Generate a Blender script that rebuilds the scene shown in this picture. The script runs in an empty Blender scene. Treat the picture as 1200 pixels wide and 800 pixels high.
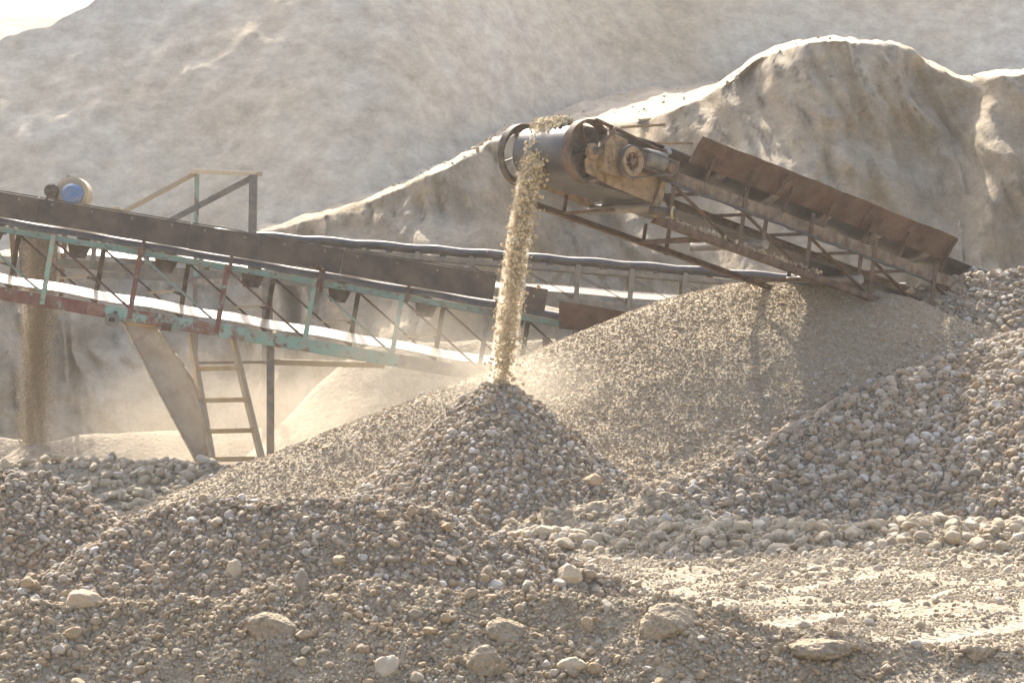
import bpy, bmesh, math, random
import numpy as np
from mathutils import Vector, Matrix

# ------------------------------------------------------------------ camera, sky, sun, exposure
scene = bpy.context.scene
COL = scene.collection
rng = np.random.default_rng(7)
random.seed(7)
R = math.radians
CAM_Z = 1.7
K = 3456.0                      # focal length in pixels of a 1200 px wide frame (about 104 mm)

cam_d = bpy.data.cameras.new('camera')
cam_d.sensor_width = 36.0
cam_d.lens = K / 1200.0 * 36.0
cam_d.clip_start = 0.5
cam_d.clip_end = 3000
cam_d.dof.use_dof = True
cam_d.dof.focus_distance = 22.0
cam_d.dof.aperture_fstop = 13.0
cam = bpy.data.objects.new('camera', cam_d)
COL.objects.link(cam)
cam.location = (0, 0, CAM_Z)
cam.rotation_euler = (R(90), 0, 0)
scene.camera = cam

SUN_EL, SUN_AZ = 41.0, -14.0     # behind the scene, a touch to the left
world = bpy.data.worlds.new('World')
scene.world = world
world.use_nodes = True
wn = world.node_tree
wn.nodes.clear()
sky = wn.nodes.new('ShaderNodeTexSky')
sky.sky_type = 'NISHITA'
sky.sun_disc = False
sky.sun_elevation = R(SUN_EL)
sky.sun_rotation = R(SUN_AZ)
sky.altitude = 200
sky.air_density = 1.0
sky.dust_density = 6.0
sky.ozone_density = 1.0
bg = wn.nodes.new('ShaderNodeBackground')
bg.inputs['Strength'].default_value = 0.15
wo = wn.nodes.new('ShaderNodeOutputWorld')
wn.links.new(sky.outputs[0], bg.inputs[0])
wn.links.new(bg.outputs[0], wo.inputs[0])

sun_d = bpy.data.lights.new('sun', 'SUN')
sun_d.energy = 4.7
sun_d.angle = R(0.55)
sun_d.color = (1.0, 0.92, 0.79)
sun = bpy.data.objects.new('sun', sun_d)
COL.objects.link(sun)
sdir = Vector((math.sin(R(SUN_AZ)) * math.cos(R(SUN_EL)), math.cos(R(SUN_AZ)) * math.cos(R(SUN_EL)), math.sin(R(SUN_EL))))
sun.rotation_euler = (-sdir).to_track_quat('-Z', 'Y').to_euler()
sun.location = (0, 40, 40)

vs = scene.view_settings
vs.view_transform = 'Standard'
vs.look = 'None'
vs.exposure = 1.26
vs.gamma = 1.0
vs.use_curve_mapping = False
cy = scene.cycles
cy.use_denoising = True
cy.max_bounces = 8
cy.diffuse_bounces = 3
cy.glossy_bounces = 3
cy.volume_bounces = 2
cy.transparent_max_bounces = 8
cy.volume_step_rate = 2.0
cy.sample_clamp_indirect = 6.0


def at(px, py, Y):
    """World point at distance Y that the photograph shows at pixel (px, py)."""
    return Vector(((px - 600) * Y / K, Y, CAM_Z + (400 - py) * Y / K))


# ------------------------------------------------------------------ noise
_tab = rng.random((256, 256))


def vnoise(x, y):
    x = np.asarray(x, float); y = np.asarray(y, float)
    xi = np.floor(x).astype(int); yi = np.floor(y).astype(int)
    fx = x - xi; fy = y - yi
    fx = fx * fx * (3 - 2 * fx); fy = fy * fy * (3 - 2 * fy)
    a = _tab[xi & 255, yi & 255]; b = _tab[(xi + 1) & 255, yi & 255]
    c = _tab[xi & 255, (yi + 1) & 255]; d = _tab[(xi + 1) & 255, (yi + 1) & 255]
    return (a * (1 - fx) + b * fx) * (1 - fy) + (c * (1 - fx) + d * fx) * fy


def fbm(x, y, oct=4, gain=0.5):
    s = 0; a = 1.0; t = 0
    for k in range(oct):
        s = s + a * (vnoise(x * 2 ** k + 17.3 * k, y * 2 ** k + 5.1 * k) - 0.5)
        t += a; a *= gain
    return s / t * 2


# ------------------------------------------------------------------ materials
def new_mat(name):
    m = bpy.data.materials.new(name)
    m.use_nodes = True
    nt = m.node_tree
    nt.nodes.clear()
    out = nt.nodes.new('ShaderNodeOutputMaterial')
    b = nt.nodes.new('ShaderNodeBsdfPrincipled')
    nt.links.new(b.outputs[0], out.inputs[0])
    return m, nt, b


def N(nt, t, **kw):
    n = nt.nodes.new(t)
    for k, v in kw.items():
        if k in n.inputs.keys():
            n.inputs[k].default_value = v
        else:
            setattr(n, k, v)
    return n


def ramp(nt, stops, interp='LINEAR'):
    r = nt.nodes.new('ShaderNodeValToRGB')
    r.color_ramp.interpolation = interp
    el = r.color_ramp.elements
    while len(el) > 1:
        el.remove(el[0])
    el[0].position = stops[0][0]; el[0].color = (*stops[0][1], 1)
    for p, c in stops[1:]:
        e = el.new(p); e.color = (*c, 1)
    return r


def mix(nt, fac, a, b, mode='MIX'):
    m = nt.nodes.new('ShaderNodeMix')
    m.data_type = 'RGBA'; m.blend_type = mode
    for sock, v in ((0, fac), (6, a), (7, b)):
        if isinstance(v, bpy.types.NodeSocket):
            nt.links.new(v, m.inputs[sock])
        else:
            m.inputs[sock].default_value = v if sock == 0 else (*v, 1)
    return m.outputs[2]


def stone_mat(name, stops, dust=(0.42, 0.35, 0.26), dusty=0.35):
    m, nt, b = new_mat(name)
    oi = N(nt, 'ShaderNodeObjectInfo')
    rp = ramp(nt, stops)
    nt.links.new(oi.outputs['Random'], rp.inputs[0])
    tc = N(nt, 'ShaderNodeTexCoord')
    n1 = N(nt, 'ShaderNodeTexNoise', Scale=2.2, Detail=4.0, Roughness=0.65)
    ad = N(nt, 'ShaderNodeVectorMath', operation='ADD')
    nt.links.new(tc.outputs['Object'], ad.inputs[0]); nt.links.new(oi.outputs['Location'], ad.inputs[1])
    nt.links.new(ad.outputs[0], n1.inputs['Vector'])
    mr = N(nt, 'ShaderNodeMapRange'); mr.inputs[1].default_value = 0.45; mr.inputs[2].default_value = 0.75
    mr.inputs[4].default_value = dusty
    mr.inputs[3].default_value = dusty * 0.25
    nt.links.new(n1.outputs['Fac'], mr.inputs[0])
    c = mix(nt, mr.outputs[0], rp.outputs[0], dust)
    n2 = N(nt, 'ShaderNodeTexNoise', Scale=9.0, Detail=3.0, Roughness=0.7)
    nt.links.new(ad.outputs[0], n2.inputs['Vector'])
    c2 = mix(nt, 0.35, c, n2.outputs['Fac'], 'OVERLAY')
    hs = N(nt, 'ShaderNodeHueSaturation', Hue=0.501, Saturation=1.0)
    nt.links.new(c2, hs.inputs['Color'])
    nt.links.new(hs.outputs[0], b.inputs['Base Color'])
    b.inputs['Roughness'].default_value = 0.85
    b.inputs['Specular IOR Level'].default_value = 0.3
    bp = N(nt, 'ShaderNodeBump', Strength=0.5, Distance=0.05)
    nt.links.new(n2.outputs['Fac'], bp.inputs['Height'])
    nt.links.new(bp.outputs[0], b.inputs['Normal'])
    return m


def soil_mat(name, c1, c2, c3, cell=26.0, bump=0.03, streak=None):
    """Sandy, gravelly ground: noise tints, small stones as cells with relief."""
    m, nt, b = new_mat(name)
    geo = N(nt, 'ShaderNodeNewGeometry')
    pos = geo.outputs['Position']
    n1 = N(nt, 'ShaderNodeTexNoise', Scale=0.9, Detail=6.0, Roughness=0.65)
    nt.links.new(pos, n1.inputs['Vector'])
    r1 = ramp(nt, [(0.35, c1), (0.62, c2)])
    nt.links.new(n1.outputs['Fac'], r1.inputs[0])
    v = N(nt, 'ShaderNodeTexVoronoi', Scale=cell, Randomness=1.0)
    nt.links.new(pos, v.inputs['Vector'])
    sep = N(nt, 'ShaderNodeSeparateColor')
    nt.links.new(v.outputs['Color'], sep.inputs[0])
    r2 = ramp(nt, [(0.0, tuple(x * 0.6 for x in c3)), (0.5, c3), (0.9, tuple(min(0.6, x * 1.3) for x in c3))])
    nt.links.new(sep.outputs[0], r2.inputs[0])
    gate = N(nt, 'ShaderNodeMapRange'); gate.inputs[1].default_value = 0.35; gate.inputs[2].default_value = 0.6
    gate.inputs[3].default_value = 0.15; gate.inputs[4].default_value = 0.75
    nt.links.new(sep.outputs[1], gate.inputs[0])
    c = mix(nt, gate.outputs[0], r1.outputs[0], r2.outputs[0])
    n3 = N(nt, 'ShaderNodeTexNoise', Scale=60.0, Detail=3.0, Roughness=0.7)
    nt.links.new(pos, n3.inputs['Vector'])
    c = mix(nt, 0.3, c, n3.outputs['Fac'], 'OVERLAY')
    if streak:
        atn = N(nt, 'ShaderNodeAttribute', attribute_name='rut')
        c = mix(nt, atn.outputs['Fac'], c, streak)
    hs = N(nt, 'ShaderNodeHueSaturation', Hue=0.501)
    nt.links.new(c, hs.inputs['Color'])
    nt.links.new(hs.outputs[0], b.inputs['Base Color'])
    b.inputs['Roughness'].default_value = 0.95
    b.inputs['Specular IOR Level'].default_value = 0.15
    sub = N(nt, 'ShaderNodeMath', operation='MULTIPLY'); sub.inputs[1].default_value = -1.0
    nt.links.new(v.outputs['Distance'], sub.inputs[0])
    ad = N(nt, 'ShaderNodeMath', operation='MULTIPLY_ADD'); ad.inputs[1].default_value = 0.8
    nt.links.new(n3.outputs['Fac'], ad.inputs[0]); nt.links.new(sub.outputs[0], ad.inputs[2])
    bp = N(nt, 'ShaderNodeBump', Strength=0.9, Distance=bump)
    nt.links.new(ad.outputs[0], bp.inputs['Height'])
    nt.links.new(bp.outputs[0], b.inputs['Normal'])
    return m


def worn_metal(name, layers, rough=0.75, metallic=0.0, scale=6.0, dust=0.3, dustcol=(0.33, 0.27, 0.19), spec=0.3):
    """layers: base colour then (colour, threshold) patches; dust gathers in noise."""
    m, nt, b = new_mat(name)
    tc = N(nt, 'ShaderNodeTexCoord')
    oi = N(nt, 'ShaderNodeObjectInfo')
    ad = N(nt, 'ShaderNodeVectorMath', operation='MULTIPLY_ADD')
    ad.inputs[1].default_value = (1, 1, 1)
    nt.links.new(tc.outputs['Object'], ad.inputs[0]); nt.links.new(oi.outputs['Random'], ad.inputs[2])
    c = layers[0]
    for i, (col, th) in enumerate(layers[1:]):
        n = N(nt, 'ShaderNodeTexNoise', Scale=scale * (1 + 0.9 * i), Detail=6.0, Roughness=0.7)
        sh = N(nt, 'ShaderNodeVectorMath', operation='ADD'); sh.inputs[1].default_value = (i * 7.3, i * 3.1, i * 5.7)
        nt.links.new(ad.outputs[0], sh.inputs[0]); nt.links.new(sh.outputs[0], n.inputs['Vector'])
        mr = N(nt, 'ShaderNodeMapRange'); mr.inputs[1].default_value = th - 0.03; mr.inputs[2].default_value = th + 0.05
        nt.links.new(n.outputs['Fac'], mr.inputs[0])
        c = mix(nt, mr.outputs[0], c, col)
    nd = N(nt, 'ShaderNodeTexNoise', Scale=scale * 1.7, Detail=5.0, Roughness=0.6)
    nt.links.new(ad.outputs[0], nd.inputs['Vector'])
    mr = N(nt, 'ShaderNodeMapRange'); mr.inputs[1].default_value = 0.4; mr.inputs[2].default_value = 0.7
    mr.inputs[4].default_value = min(1, dust * 2); mr.inputs[3].default_value = dust * 0.3
    nt.links.new(nd.outputs['Fac'], mr.inputs[0])
    c = mix(nt, mr.outputs[0], c, dustcol)
    nt.links.new(c, b.inputs['Base Color'])
    b.inputs['Roughness'].default_value = rough
    b.inputs['Metallic'].default_value = metallic
    b.inputs['Specular IOR Level'].default_value = spec
    bp = N(nt, 'ShaderNodeBump', Strength=0.35, Distance=0.01)
    nt.links.new(nd.outputs['Fac'], bp.inputs['Height'])
    nt.links.new(bp.outputs[0], b.inputs['Normal'])
    return m


GREY = [(0.0, (0.19, 0.165, 0.135)), (0.12, (0.28, 0.235, 0.18)), (0.35, (0.40, 0.315, 0.215)), (0.5, (0.37, 0.255, 0.15)),
        (0.62, (0.42, 0.35, 0.265)), (0.8, (0.48, 0.40, 0.30)), (0.93, (0.50, 0.46, 0.40)), (1.0, (0.64, 0.61, 0.56))]
PALE = [(0.0, (0.34, 0.28, 0.20)), (0.3, (0.45, 0.37, 0.26)), (0.6, (0.50, 0.405, 0.275)), (0.85, (0.53, 0.445, 0.325)), (1.0, (0.58, 0.53, 0.45))]
TAN = [(0.0, (0.27, 0.215, 0.15)), (0.3, (0.40, 0.31, 0.205)), (0.55, (0.46, 0.355, 0.22)), (0.75, (0.41, 0.285, 0.165)), (0.9, (0.49, 0.42, 0.31)), (1.0, (0.58, 0.54, 0.48))]
GOLD = [(0.0, (0.46, 0.34, 0.19)), (0.3, (0.60, 0.47, 0.28)), (0.7, (0.66, 0.53, 0.33)), (1.0, (0.70, 0.62, 0.46))]
M = {}
M['stone_grey'] = stone_mat('grey_stone', GREY, dusty=0.25)
M['stone_pale'] = stone_mat('pale_dusty_stone', PALE, dusty=0.6, dust=(0.47, 0.40, 0.30))
M['stone_tan'] = stone_mat('tan_stone', TAN, dusty=0.4)
M['stone_gold'] = stone_mat('sunlit_golden_stone', GOLD, dusty=0.2, dust=(0.55, 0.43, 0.25))  # lighter golden tones put the sunlit look of the falling stones into the colour
M['clod'] = soil_mat('dry_clod', (0.34, 0.265, 0.175), (0.42, 0.34, 0.235), (0.36, 0.30, 0.22), cell=40, bump=0.02)
M['soil'] = soil_mat('sandy_soil', (0.34, 0.275, 0.19), (0.43, 0.355, 0.25), (0.36, 0.31, 0.24), streak=(0.54, 0.465, 0.35))
M['soil_grey'] = soil_mat('gravel_bed', (0.29, 0.24, 0.18), (0.37, 0.31, 0.23), (0.35, 0.30, 0.24), cell=22)
M['soil_tan'] = soil_mat('sandy_gravel_bed', (0.36, 0.29, 0.20), (0.44, 0.36, 0.25), (0.39, 0.325, 0.24), cell=34)
M['sand'] = soil_mat('fine_sand', (0.27, 0.225, 0.165), (0.33, 0.28, 0.21), (0.31, 0.265, 0.205), cell=16, bump=0.03)
M['sand_dark'] = soil_mat('brown_sand', (0.27, 0.215, 0.155), (0.33, 0.27, 0.20), (0.31, 0.26, 0.2), cell=16, bump=0.03)
M['rust'] = worn_metal('rusty_steel', [(0.064, 0.036, 0.026), ((0.112, 0.056, 0.032), 0.52), ((0.041, 0.027, 0.024), 0.60)], dust=0.16)
M['rust_dusty'] = worn_metal('dusty_rusty_steel', [(0.128, 0.079, 0.045), ((0.225, 0.150, 0.083), 0.47), ((0.068, 0.041, 0.030), 0.6)], dust=0.42, dustcol=(0.40, 0.30, 0.18))
M['rust_stringer'] = worn_metal('dusty_brown_steel', [(0.090, 0.060, 0.041), ((0.143, 0.098, 0.064), 0.5), ((0.053, 0.034, 0.026), 0.6)], dust=0.28)
M['rust_plate'] = worn_metal('rusted_plate', [(0.065, 0.032, 0.021), ((0.093, 0.046, 0.028), 0.5), ((0.043, 0.025, 0.019), 0.58)], dust=0.12, scale=3.0)
M['red'] = worn_metal('flaking_red_paint', [(0.13, 0.045, 0.04), ((0.20, 0.36, 0.31), 0.62), ((0.09, 0.055, 0.045), 0.58)], dust=0.18, scale=5)
M['teal'] = worn_metal('flaking_teal_paint', [(0.20, 0.36, 0.31), ((0.17, 0.055, 0.045), 0.6), ((0.14, 0.11, 0.09), 0.6)], dust=0.4, scale=5)
M['mixed'] = worn_metal('worn_red_and_teal_paint', [(0.15, 0.045, 0.04), ((0.22, 0.40, 0.36), 0.51), ((0.10, 0.05, 0.045), 0.6)], dust=0.28, scale=3.2)
M['grey_steel'] = worn_metal('dusty_grey_steel', [(0.128, 0.131, 0.128), ((0.165, 0.150, 0.128), 0.55), ((0.083, 0.060, 0.045), 0.63)], dust=0.3)
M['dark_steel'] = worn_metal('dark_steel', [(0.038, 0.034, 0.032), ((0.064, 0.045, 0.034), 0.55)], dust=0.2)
M['skirt'] = worn_metal('grey_brown_rubber_sheet', [(0.043, 0.036, 0.036), ((0.056, 0.046, 0.044), 0.52)], dust=0.14, rough=0.7, scale=2.6)
M['belt'] = worn_metal('black_conveyor_belt', [(0.025, 0.027, 0.033), ((0.05, 0.05, 0.052), 0.55)], dust=0.12, rough=0.42, scale=3, spec=0.6)
M['belt_dusty'] = worn_metal('dusty_conveyor_belt', [(0.30, 0.275, 0.235), ((0.38, 0.35, 0.30), 0.5)], dust=0.3, rough=0.33, scale=2, spec=0.8, dustcol=(0.42, 0.38, 0.31))
M['blue'] = worn_metal('blue_motor_paint', [(0.05, 0.16, 0.36), ((0.07, 0.19, 0.40), 0.55)], dust=0.28, rough=0.4, spec=0.5)
M['wood'] = worn_metal('dusty_yellow_timber', [(0.40, 0.28, 0.13), ((0.33, 0.22, 0.11), 0.55)], dust=0.35, dustcol=(0.45, 0.38, 0.27), scale=4)
M['timber_grey'] = worn_metal('weathered_timber', [(0.40, 0.33, 0.23), ((0.46, 0.38, 0.26), 0.55)], dust=0.3, scale=4)
M['chute'] = worn_metal('dust_coated_sheet', [(0.33, 0.25, 0.165), ((0.40, 0.31, 0.21), 0.48), ((0.25, 0.18, 0.13), 0.6)], dust=0.5, dustcol=(0.47, 0.39, 0.28), scale=2.2)
M['bright_steel'] = worn_metal('worn_roller_steel', [(0.22, 0.21, 0.20), ((0.16, 0.12, 0.09), 0.55)], dust=0.25, rough=0.45, metallic=0.3)


# ------------------------------------------------------------------ tagging and objects
def tag(o, label=None, cat=None, group=None, kind=None):
    for k, v in (('label', label), ('category', cat), ('group', group), ('kind', kind)):
        if v:
            o[k] = v
    return o


def link(name, me, mat=None, parent=None, smooth=False):
    o = bpy.data.objects.new(name, me)
    COL.objects.link(o)
    if mat is not None and me is not None and not me.materials:
        me.materials.append(mat)
    if parent is not None:
        o.parent = parent
    if smooth and me is not None:
        me.polygons.foreach_set('use_smooth', [True] * len(me.polygons))
    return o


def mesh_np(name, verts, faces):
    me = bpy.data.meshes.new(name)
    me.from_pydata([tuple(v) for v in verts], [], [tuple(f) for f in faces])
    me.update()
    return me


def grid_mesh(name, X, Y, Z, keep=None):
    """X, Y, Z: 2-D arrays of vertices; keep: cells to keep."""
    n, m = X.shape
    co = np.stack([X, Y, Z], -1).reshape(-1, 3).astype(np.float32)
    i, j = np.meshgrid(np.arange(n - 1), np.arange(m - 1), indexing='ij')
    a = i * m + j
    q = np.stack([a, a + m, a + m + 1, a + 1], -1).reshape(-1, 4)
    if keep is not None:
        q = q[keep.reshape(-1)]
        used = np.unique(q)
        mp = np.full(len(co), -1); mp[used] = np.arange(len(used))
        co = co[used]; q = mp[q]
    else:
        used = np.arange(len(co))
    me = bpy.data.meshes.new(name)
    me.vertices.add(len(co)); me.vertices.foreach_set('co', co.ravel())
    me.loops.add(len(q) * 4); me.loops.foreach_set('vertex_index', q.ravel().astype(np.int32))
    me.polygons.add(len(q)); me.polygons.foreach_set('loop_start', np.arange(len(q), dtype=np.int32) * 4)
    me.polygons.foreach_set('use_smooth', np.ones(len(q), bool))
    me.update(calc_edges=True)
    me.validate()
    # faces should look up
    return me, used


# ------------------------------------------------------------------ land: heights of every heap
def ridge_pts(pix):
    return [at(px, py, Y) for px, py, Y in pix]


class Heap:
    def __init__(s, name, pts, slope, amp=0.05, nscale=1.2, flat=0.0, sub=14, seed=0, fine=0.012):
        s.name = name; s.slope = slope; s.amp = amp; s.ns = nscale; s.seed = seed; s.flat = flat; s.fine = fine
        P = []
        for a, b in zip(pts[:-1], pts[1:]):
            for t in np.linspace(0, 1, sub, endpoint=False):
                P.append(tuple(a.lerp(b, t)))
        P.append(tuple(pts[-1]))
        s.P = np.array(P)
        r = np.maximum(s.P[:, 2] + (0.55 if name == 'berm' else 0.25), 0.2) / slope
        s.box = (float((s.P[:, 0] - r).min()), float((s.P[:, 0] + r).max()), float((s.P[:, 1] - r).min()), float((s.P[:, 1] + r).max()))

    def h(s, x, y):
        x = np.asarray(x, float); y = np.asarray(y, float)
        out = np.full(x.shape, -9.0)
        wob = 1 + 0.10 * fbm(x * 0.8 + s.seed, y * 0.8, 3)
        for p in s.P:
            d = np.sqrt((x - p[0]) ** 2 + (y - p[1]) ** 2 + s.flat ** 2) - s.flat
            np.maximum(out, p[2] - s.slope * wob * d, out=out)
        out = out + s.amp * fbm(x * s.ns + 31 + s.seed, y * s.ns + 7, 4) + s.fine * fbm(x * 7 + s.seed, y * 7, 3)
        return out


H = {}
H['main'] = Heap('main', ridge_pts([(120, 618, 27.2), (200, 587, 27.5), (300, 545, 27.8), (400, 508, 28.1), (500, 469, 28.5), (600, 430, 28.9), (700, 388, 29.3), (800, 350, 29.7),
                                    (870, 333, 30.0), (940, 331, 30.1), (1010, 336, 30.0), (1060, 346, 29.8), (1120, 372, 29.5), (1190, 412, 29.1)]), 0.59, 0.09, 0.7, flat=0.25, seed=1)
H['cone'] = Heap('cone', [Vector((-0.13, 26.6, 1.32)), Vector((-0.11, 26.62, 1.31))], 0.86, 0.05, 1.6, flat=0.16, seed=2, fine=0.02)
def lean(px, py, gap=0.42):
    """The point that shows at a pixel, just in front of the tall pile's face."""
    yy = np.arange(24.5, 29.6, 0.02)
    d_ = H['main'].h((px - 600) * yy / K, yy) - (CAM_Z + (400 - py) * yy / K)
    b_ = np.nonzero(d_ >= 0)[0]
    return at(px, py, float(yy[b_[0]]) - gap if len(b_) else 27.9)


H['coarse'] = Heap('coarse', [lean(a, b) for a, b in ((700, 590), (780, 570), (850, 545), (930, 508), (1000, 475), (1100, 430), (1180, 400))] + [at(1250, 380, 28.2), at(1330, 368, 28.1), at(1420, 365, 28.1)], 0.60, 0.08, 1.2, flat=0.12, seed=3, fine=0.03)
H['rear'] = Heap('rear', ridge_pts([(1070, 346, 30.7), (1110, 331, 30.7), (1200, 318, 30.7), (1330, 320, 30.7), (1450, 340, 30.7)]), 0.7, 0.08, 1.0, flat=0.1, seed=4, fine=0.03)
H['left'] = Heap('left', ridge_pts([(-260, 575, 21.6), (-120, 556, 21.6), (-20, 553, 21.6), (50, 561, 21.6), (85, 574, 21.6)]), 0.82, 0.04, 1.5, flat=0.05, seed=5, fine=0.03)
H['long'] = Heap('long', ridge_pts([(-60, 706, 18.9), (60, 672, 19.1), (120, 634, 19.3), (165, 607, 19.5), (230, 590, 19.6), (330, 580, 19.6), (430, 584, 19.6), (520, 602, 19.7), (600, 630, 19.8), (680, 661, 19.8), (740, 690, 19.6)]), 0.80, 0.06, 1.3, flat=0.08, seed=6, fine=0.035)
H['berm'] = Heap('berm', ridge_pts([(-80, 711, 16.3), (100, 707, 16.3), (250, 702, 16.3), (330, 692, 16.3), (400, 676, 16.4), (480, 685, 16.4), (600, 692, 16.4), (700, 706, 16.3), (770, 700, 16.3), (830, 708, 16.3),
                                    (900, 739, 16.2), (1000, 748, 16.2), (1100, 759, 16.2), (1290, 765, 16.2)]), 0.74, 0.06, 2.2, flat=0.03, seed=7, fine=0.045)
H['windrow'] = Heap('windrow', ridge_pts([(590, 640, 24), (660, 622, 24.2), (760, 617, 24.3), (860, 619, 24.3), (950, 620, 24.4), (1060, 618, 24.4), (1200, 617, 24.4), (1330, 620, 24.4)]), 0.24, 0.09, 1.8, flat=0.12, seed=8, fine=0.05)
H['mound'] = Heap('mound', ridge_pts([(610, 604, 25.0), (640, 592, 25.0), (690, 590, 25.0), (740, 580, 25.0), (790, 590, 25.0), (860, 606, 25.0)]), 0.75, 0.10, 2.6, flat=0.04, seed=9, fine=0.09)
H['back'] = Heap('back', ridge_pts([(-120, 548, 29.2), (40, 546, 29.2), (150, 545, 29.2), (240, 549, 29.2), (330, 560, 29.2)]), 0.5, 0.09, 1.8, flat=0.12, seed=10, fine=0.05)
H['sandcone'] = Heap('sandcone', [at(41, 517, 34.0), at(44, 517, 34.0)], 0.60, 0.03, 1.0, flat=0.06, seed=11, fine=0.0)
H['palesand'] = Heap('palesand', ridge_pts([(440, 408, 36.0), (560, 400, 36.2), (700, 405, 36.4)]), 0.86, 0.16, 0.7, flat=0.15, seed=12, fine=0.02)

H['talus'] = Heap('talus', ridge_pts([(-220, 500, 39.5), (0, 506, 39.5), (150, 510, 39.5), (300, 505, 39.5), (460, 495, 39.5), (620, 480, 39.6)]), 0.9, 0.25, 0.6, flat=0.2, seed=13, fine=0.02)

RD = (0.56, 0.83)


def rut(x, y):
    q = x * RD[1] - y * RD[0] + 0.10 * fbm(x * 0.5, y * 0.5, 2)
    t = x * RD[0] + y * RD[1]
    r = np.zeros_like(q)
    for q0, w in ((-7.55, 0.20), (-8.82, 0.10), (-9.75, 0.08), (-6.6, 0.08), (-10.9, 0.08)):
        r = np.maximum(r, np.clip(1.3 - np.abs(q - q0) / w, 0, 1))
    area = np.clip((y - 15.6) / 0.6, 0, 1) * np.clip((22.4 - y) / 1.0, 0, 1) * np.clip((x - 0.2) / 0.8, 0, 1)
    patch = np.clip(0.9 + 1.6 * fbm(x * 1.9 + 4, y * 1.9, 4), 0, 1)
    return r * area * patch, q, t


def ground_h(x, y):
    x = np.asarray(x, float); y = np.asarray(y, float)
    r, q, t = rut(x, y)
    z = 0.05 * fbm(x * 0.45, y * 0.45, 3) + 0.022 * fbm(x * 5, y * 5, 3)
    z = z + 0.03 * fbm(q * 5.0, t * 0.9, 3) * np.clip((x - 0.0), 0, 1) * (y < 24)
    z = z - 0.028 * r + 0.014 * r * np.sin(t * 34) + 0.016 * fbm(x * 9, y * 9, 3) * (y < 24)
    z = z - 0.38 * np.clip((16.2 - y) / 0.9, 0, 1) * np.clip((y - 5) / 6, 0, 1)
    far = np.clip((y - 40) / 20, 0, 1) + np.clip((np.abs(x) - 14) / 20, 0, 1) + np.clip((10 - y) / 10, 0, 1)
    return z * (1 - np.clip(far, 0, 1)) + 0.0


# one fine union map for visibility and placing
GX = np.arange(-8.5, 9.01, 0.05); GY = np.arange(13.0, 38.01, 0.05)
gx, gy = np.meshgrid(GX, GY, indexing='ij')
HT = ground_h(gx, gy)
GID = np.zeros(HT.shape, int)
HN = list(H)
for k, nme in enumerate(HN):
    hh = H[nme].h(gx, gy)
    GID = np.where(hh > HT, k + 1, GID)
    HT = np.maximum(HT, hh)


def top(x, y):
    x = np.asarray(x, float); y = np.asarray(y, float)
    fx = np.clip((x - GX[0]) / 0.05, 0, len(GX) - 1.001); fy = np.clip((y - GY[0]) / 0.05, 0, len(GY) - 1.001)
    i = fx.astype(int); j = fy.astype(int); u = fx - i; v = fy - j
    return (HT[i, j] * (1 - u) + HT[i + 1, j] * u) * (1 - v) + (HT[i, j + 1] * (1 - u) + HT[i + 1, j + 1] * u) * v


def top_id(x, y):
    i = np.clip(np.rint((x - GX[0]) / 0.05).astype(int), 0, len(GX) - 1); j = np.clip(np.rint((y - GY[0]) / 0.05).astype(int), 0, len(GY) - 1)
    return GID[i, j]


def seen(x, y, z, margin):
    ok = np.ones(len(x), bool)
    for t in np.linspace(0.0, 0.985, 60):
        yy = 14.0 + (y - 14.0) * t
        f = yy / y
        ok &= ~(top(x * f, yy) > CAM_Z + (z - CAM_Z) * f + margin)
    ppx = 600 + K * x / y; ppy = 400 - K * (z - CAM_Z) / y
    return ok & (ppx > -90) & (ppx < 1290) & (ppy < 840)


def hit(px, py):
    """Where the line of sight through a pixel meets the land."""
    yy = np.arange(14.2, 37.5, 0.01)
    xx = (px - 600) * yy / K; zz = CAM_Z + (400 - py) * yy / K
    b = np.nonzero(top(xx, yy) >= zz)[0]
    k = b[0] if len(b) else -1
    return Vector((xx[k], yy[k], zz[k]))


# ------------------------------------------------------------------ ground sheet
def ease_axis(lo, hi, step, far):
    mid = np.arange(lo, hi + 1e-6, step)
    g = np.cumsum(np.geomspace(step * 1.3, far / 6, 34))
    g = g * (far / g[-1])
    return np.concatenate([(lo - g)[::-1], mid, hi + g])


ax = ease_axis(-8.5, 9.0, 0.055, 600)
ay = ease_axis(13.0, 31.0, 0.055, 600)
X, Y = np.meshgrid(ax, ay, indexing='ij')
Z = ground_h(X, Y)
me, used = grid_mesh('ground', X, Y, Z)
att = me.attributes.new('rut', 'FLOAT', 'POINT')
att.data.foreach_set('value', rut(X, Y)[0].reshape(-1)[used].astype(np.float32) * 0.85)
ground = tag(link('ground', me, M['soil']), kind='structure')


# ------------------------------------------------------------------ stones
def stone_mesh(name, seed, sub=3, cuts=9, noise=0.06, flat=(1, 0.8, 0.65), lo=0.56):
    r = np.random.default_rng(seed)
    bm = bmesh.new()
    bmesh.ops.create_icosphere(bm, subdivisions=sub, radius=1.0)
    co = np.array([v.co[:] for v in bm.verts])
    f0 = r.normal(size=(3,)); 
    co = co * (1 + noise * 2.2 * np.sin(co @ (r.normal(size=(3, 3)) * 1.6) + r.random(3) * 6).sum(1, keepdims=True) / 3)
    for k in range(cuts):
        n = r.normal(size=3); n /= np.linalg.norm(n)
        d = r.uniform(lo, 0.92)
        e = np.maximum(co @ n - d, 0)
        co = co - np.outer(e * 0.92, n)
    co = co + noise * 0.5 * r.normal(size=co.shape) * 0.5
    co = co * np.array(flat)
    co /= np.abs(co).max() * 2           # one unit long
    for v, c in zip(bm.verts, co):
        v.co = c
    me = bpy.data.meshes.new(name)
    bm.to_mesh(me); bm.free()
    me.polygons.foreach_set('use_smooth', [True] * len(me.polygons))
    me.set_sharp_from_angle(angle=R(38))
    return me


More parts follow.
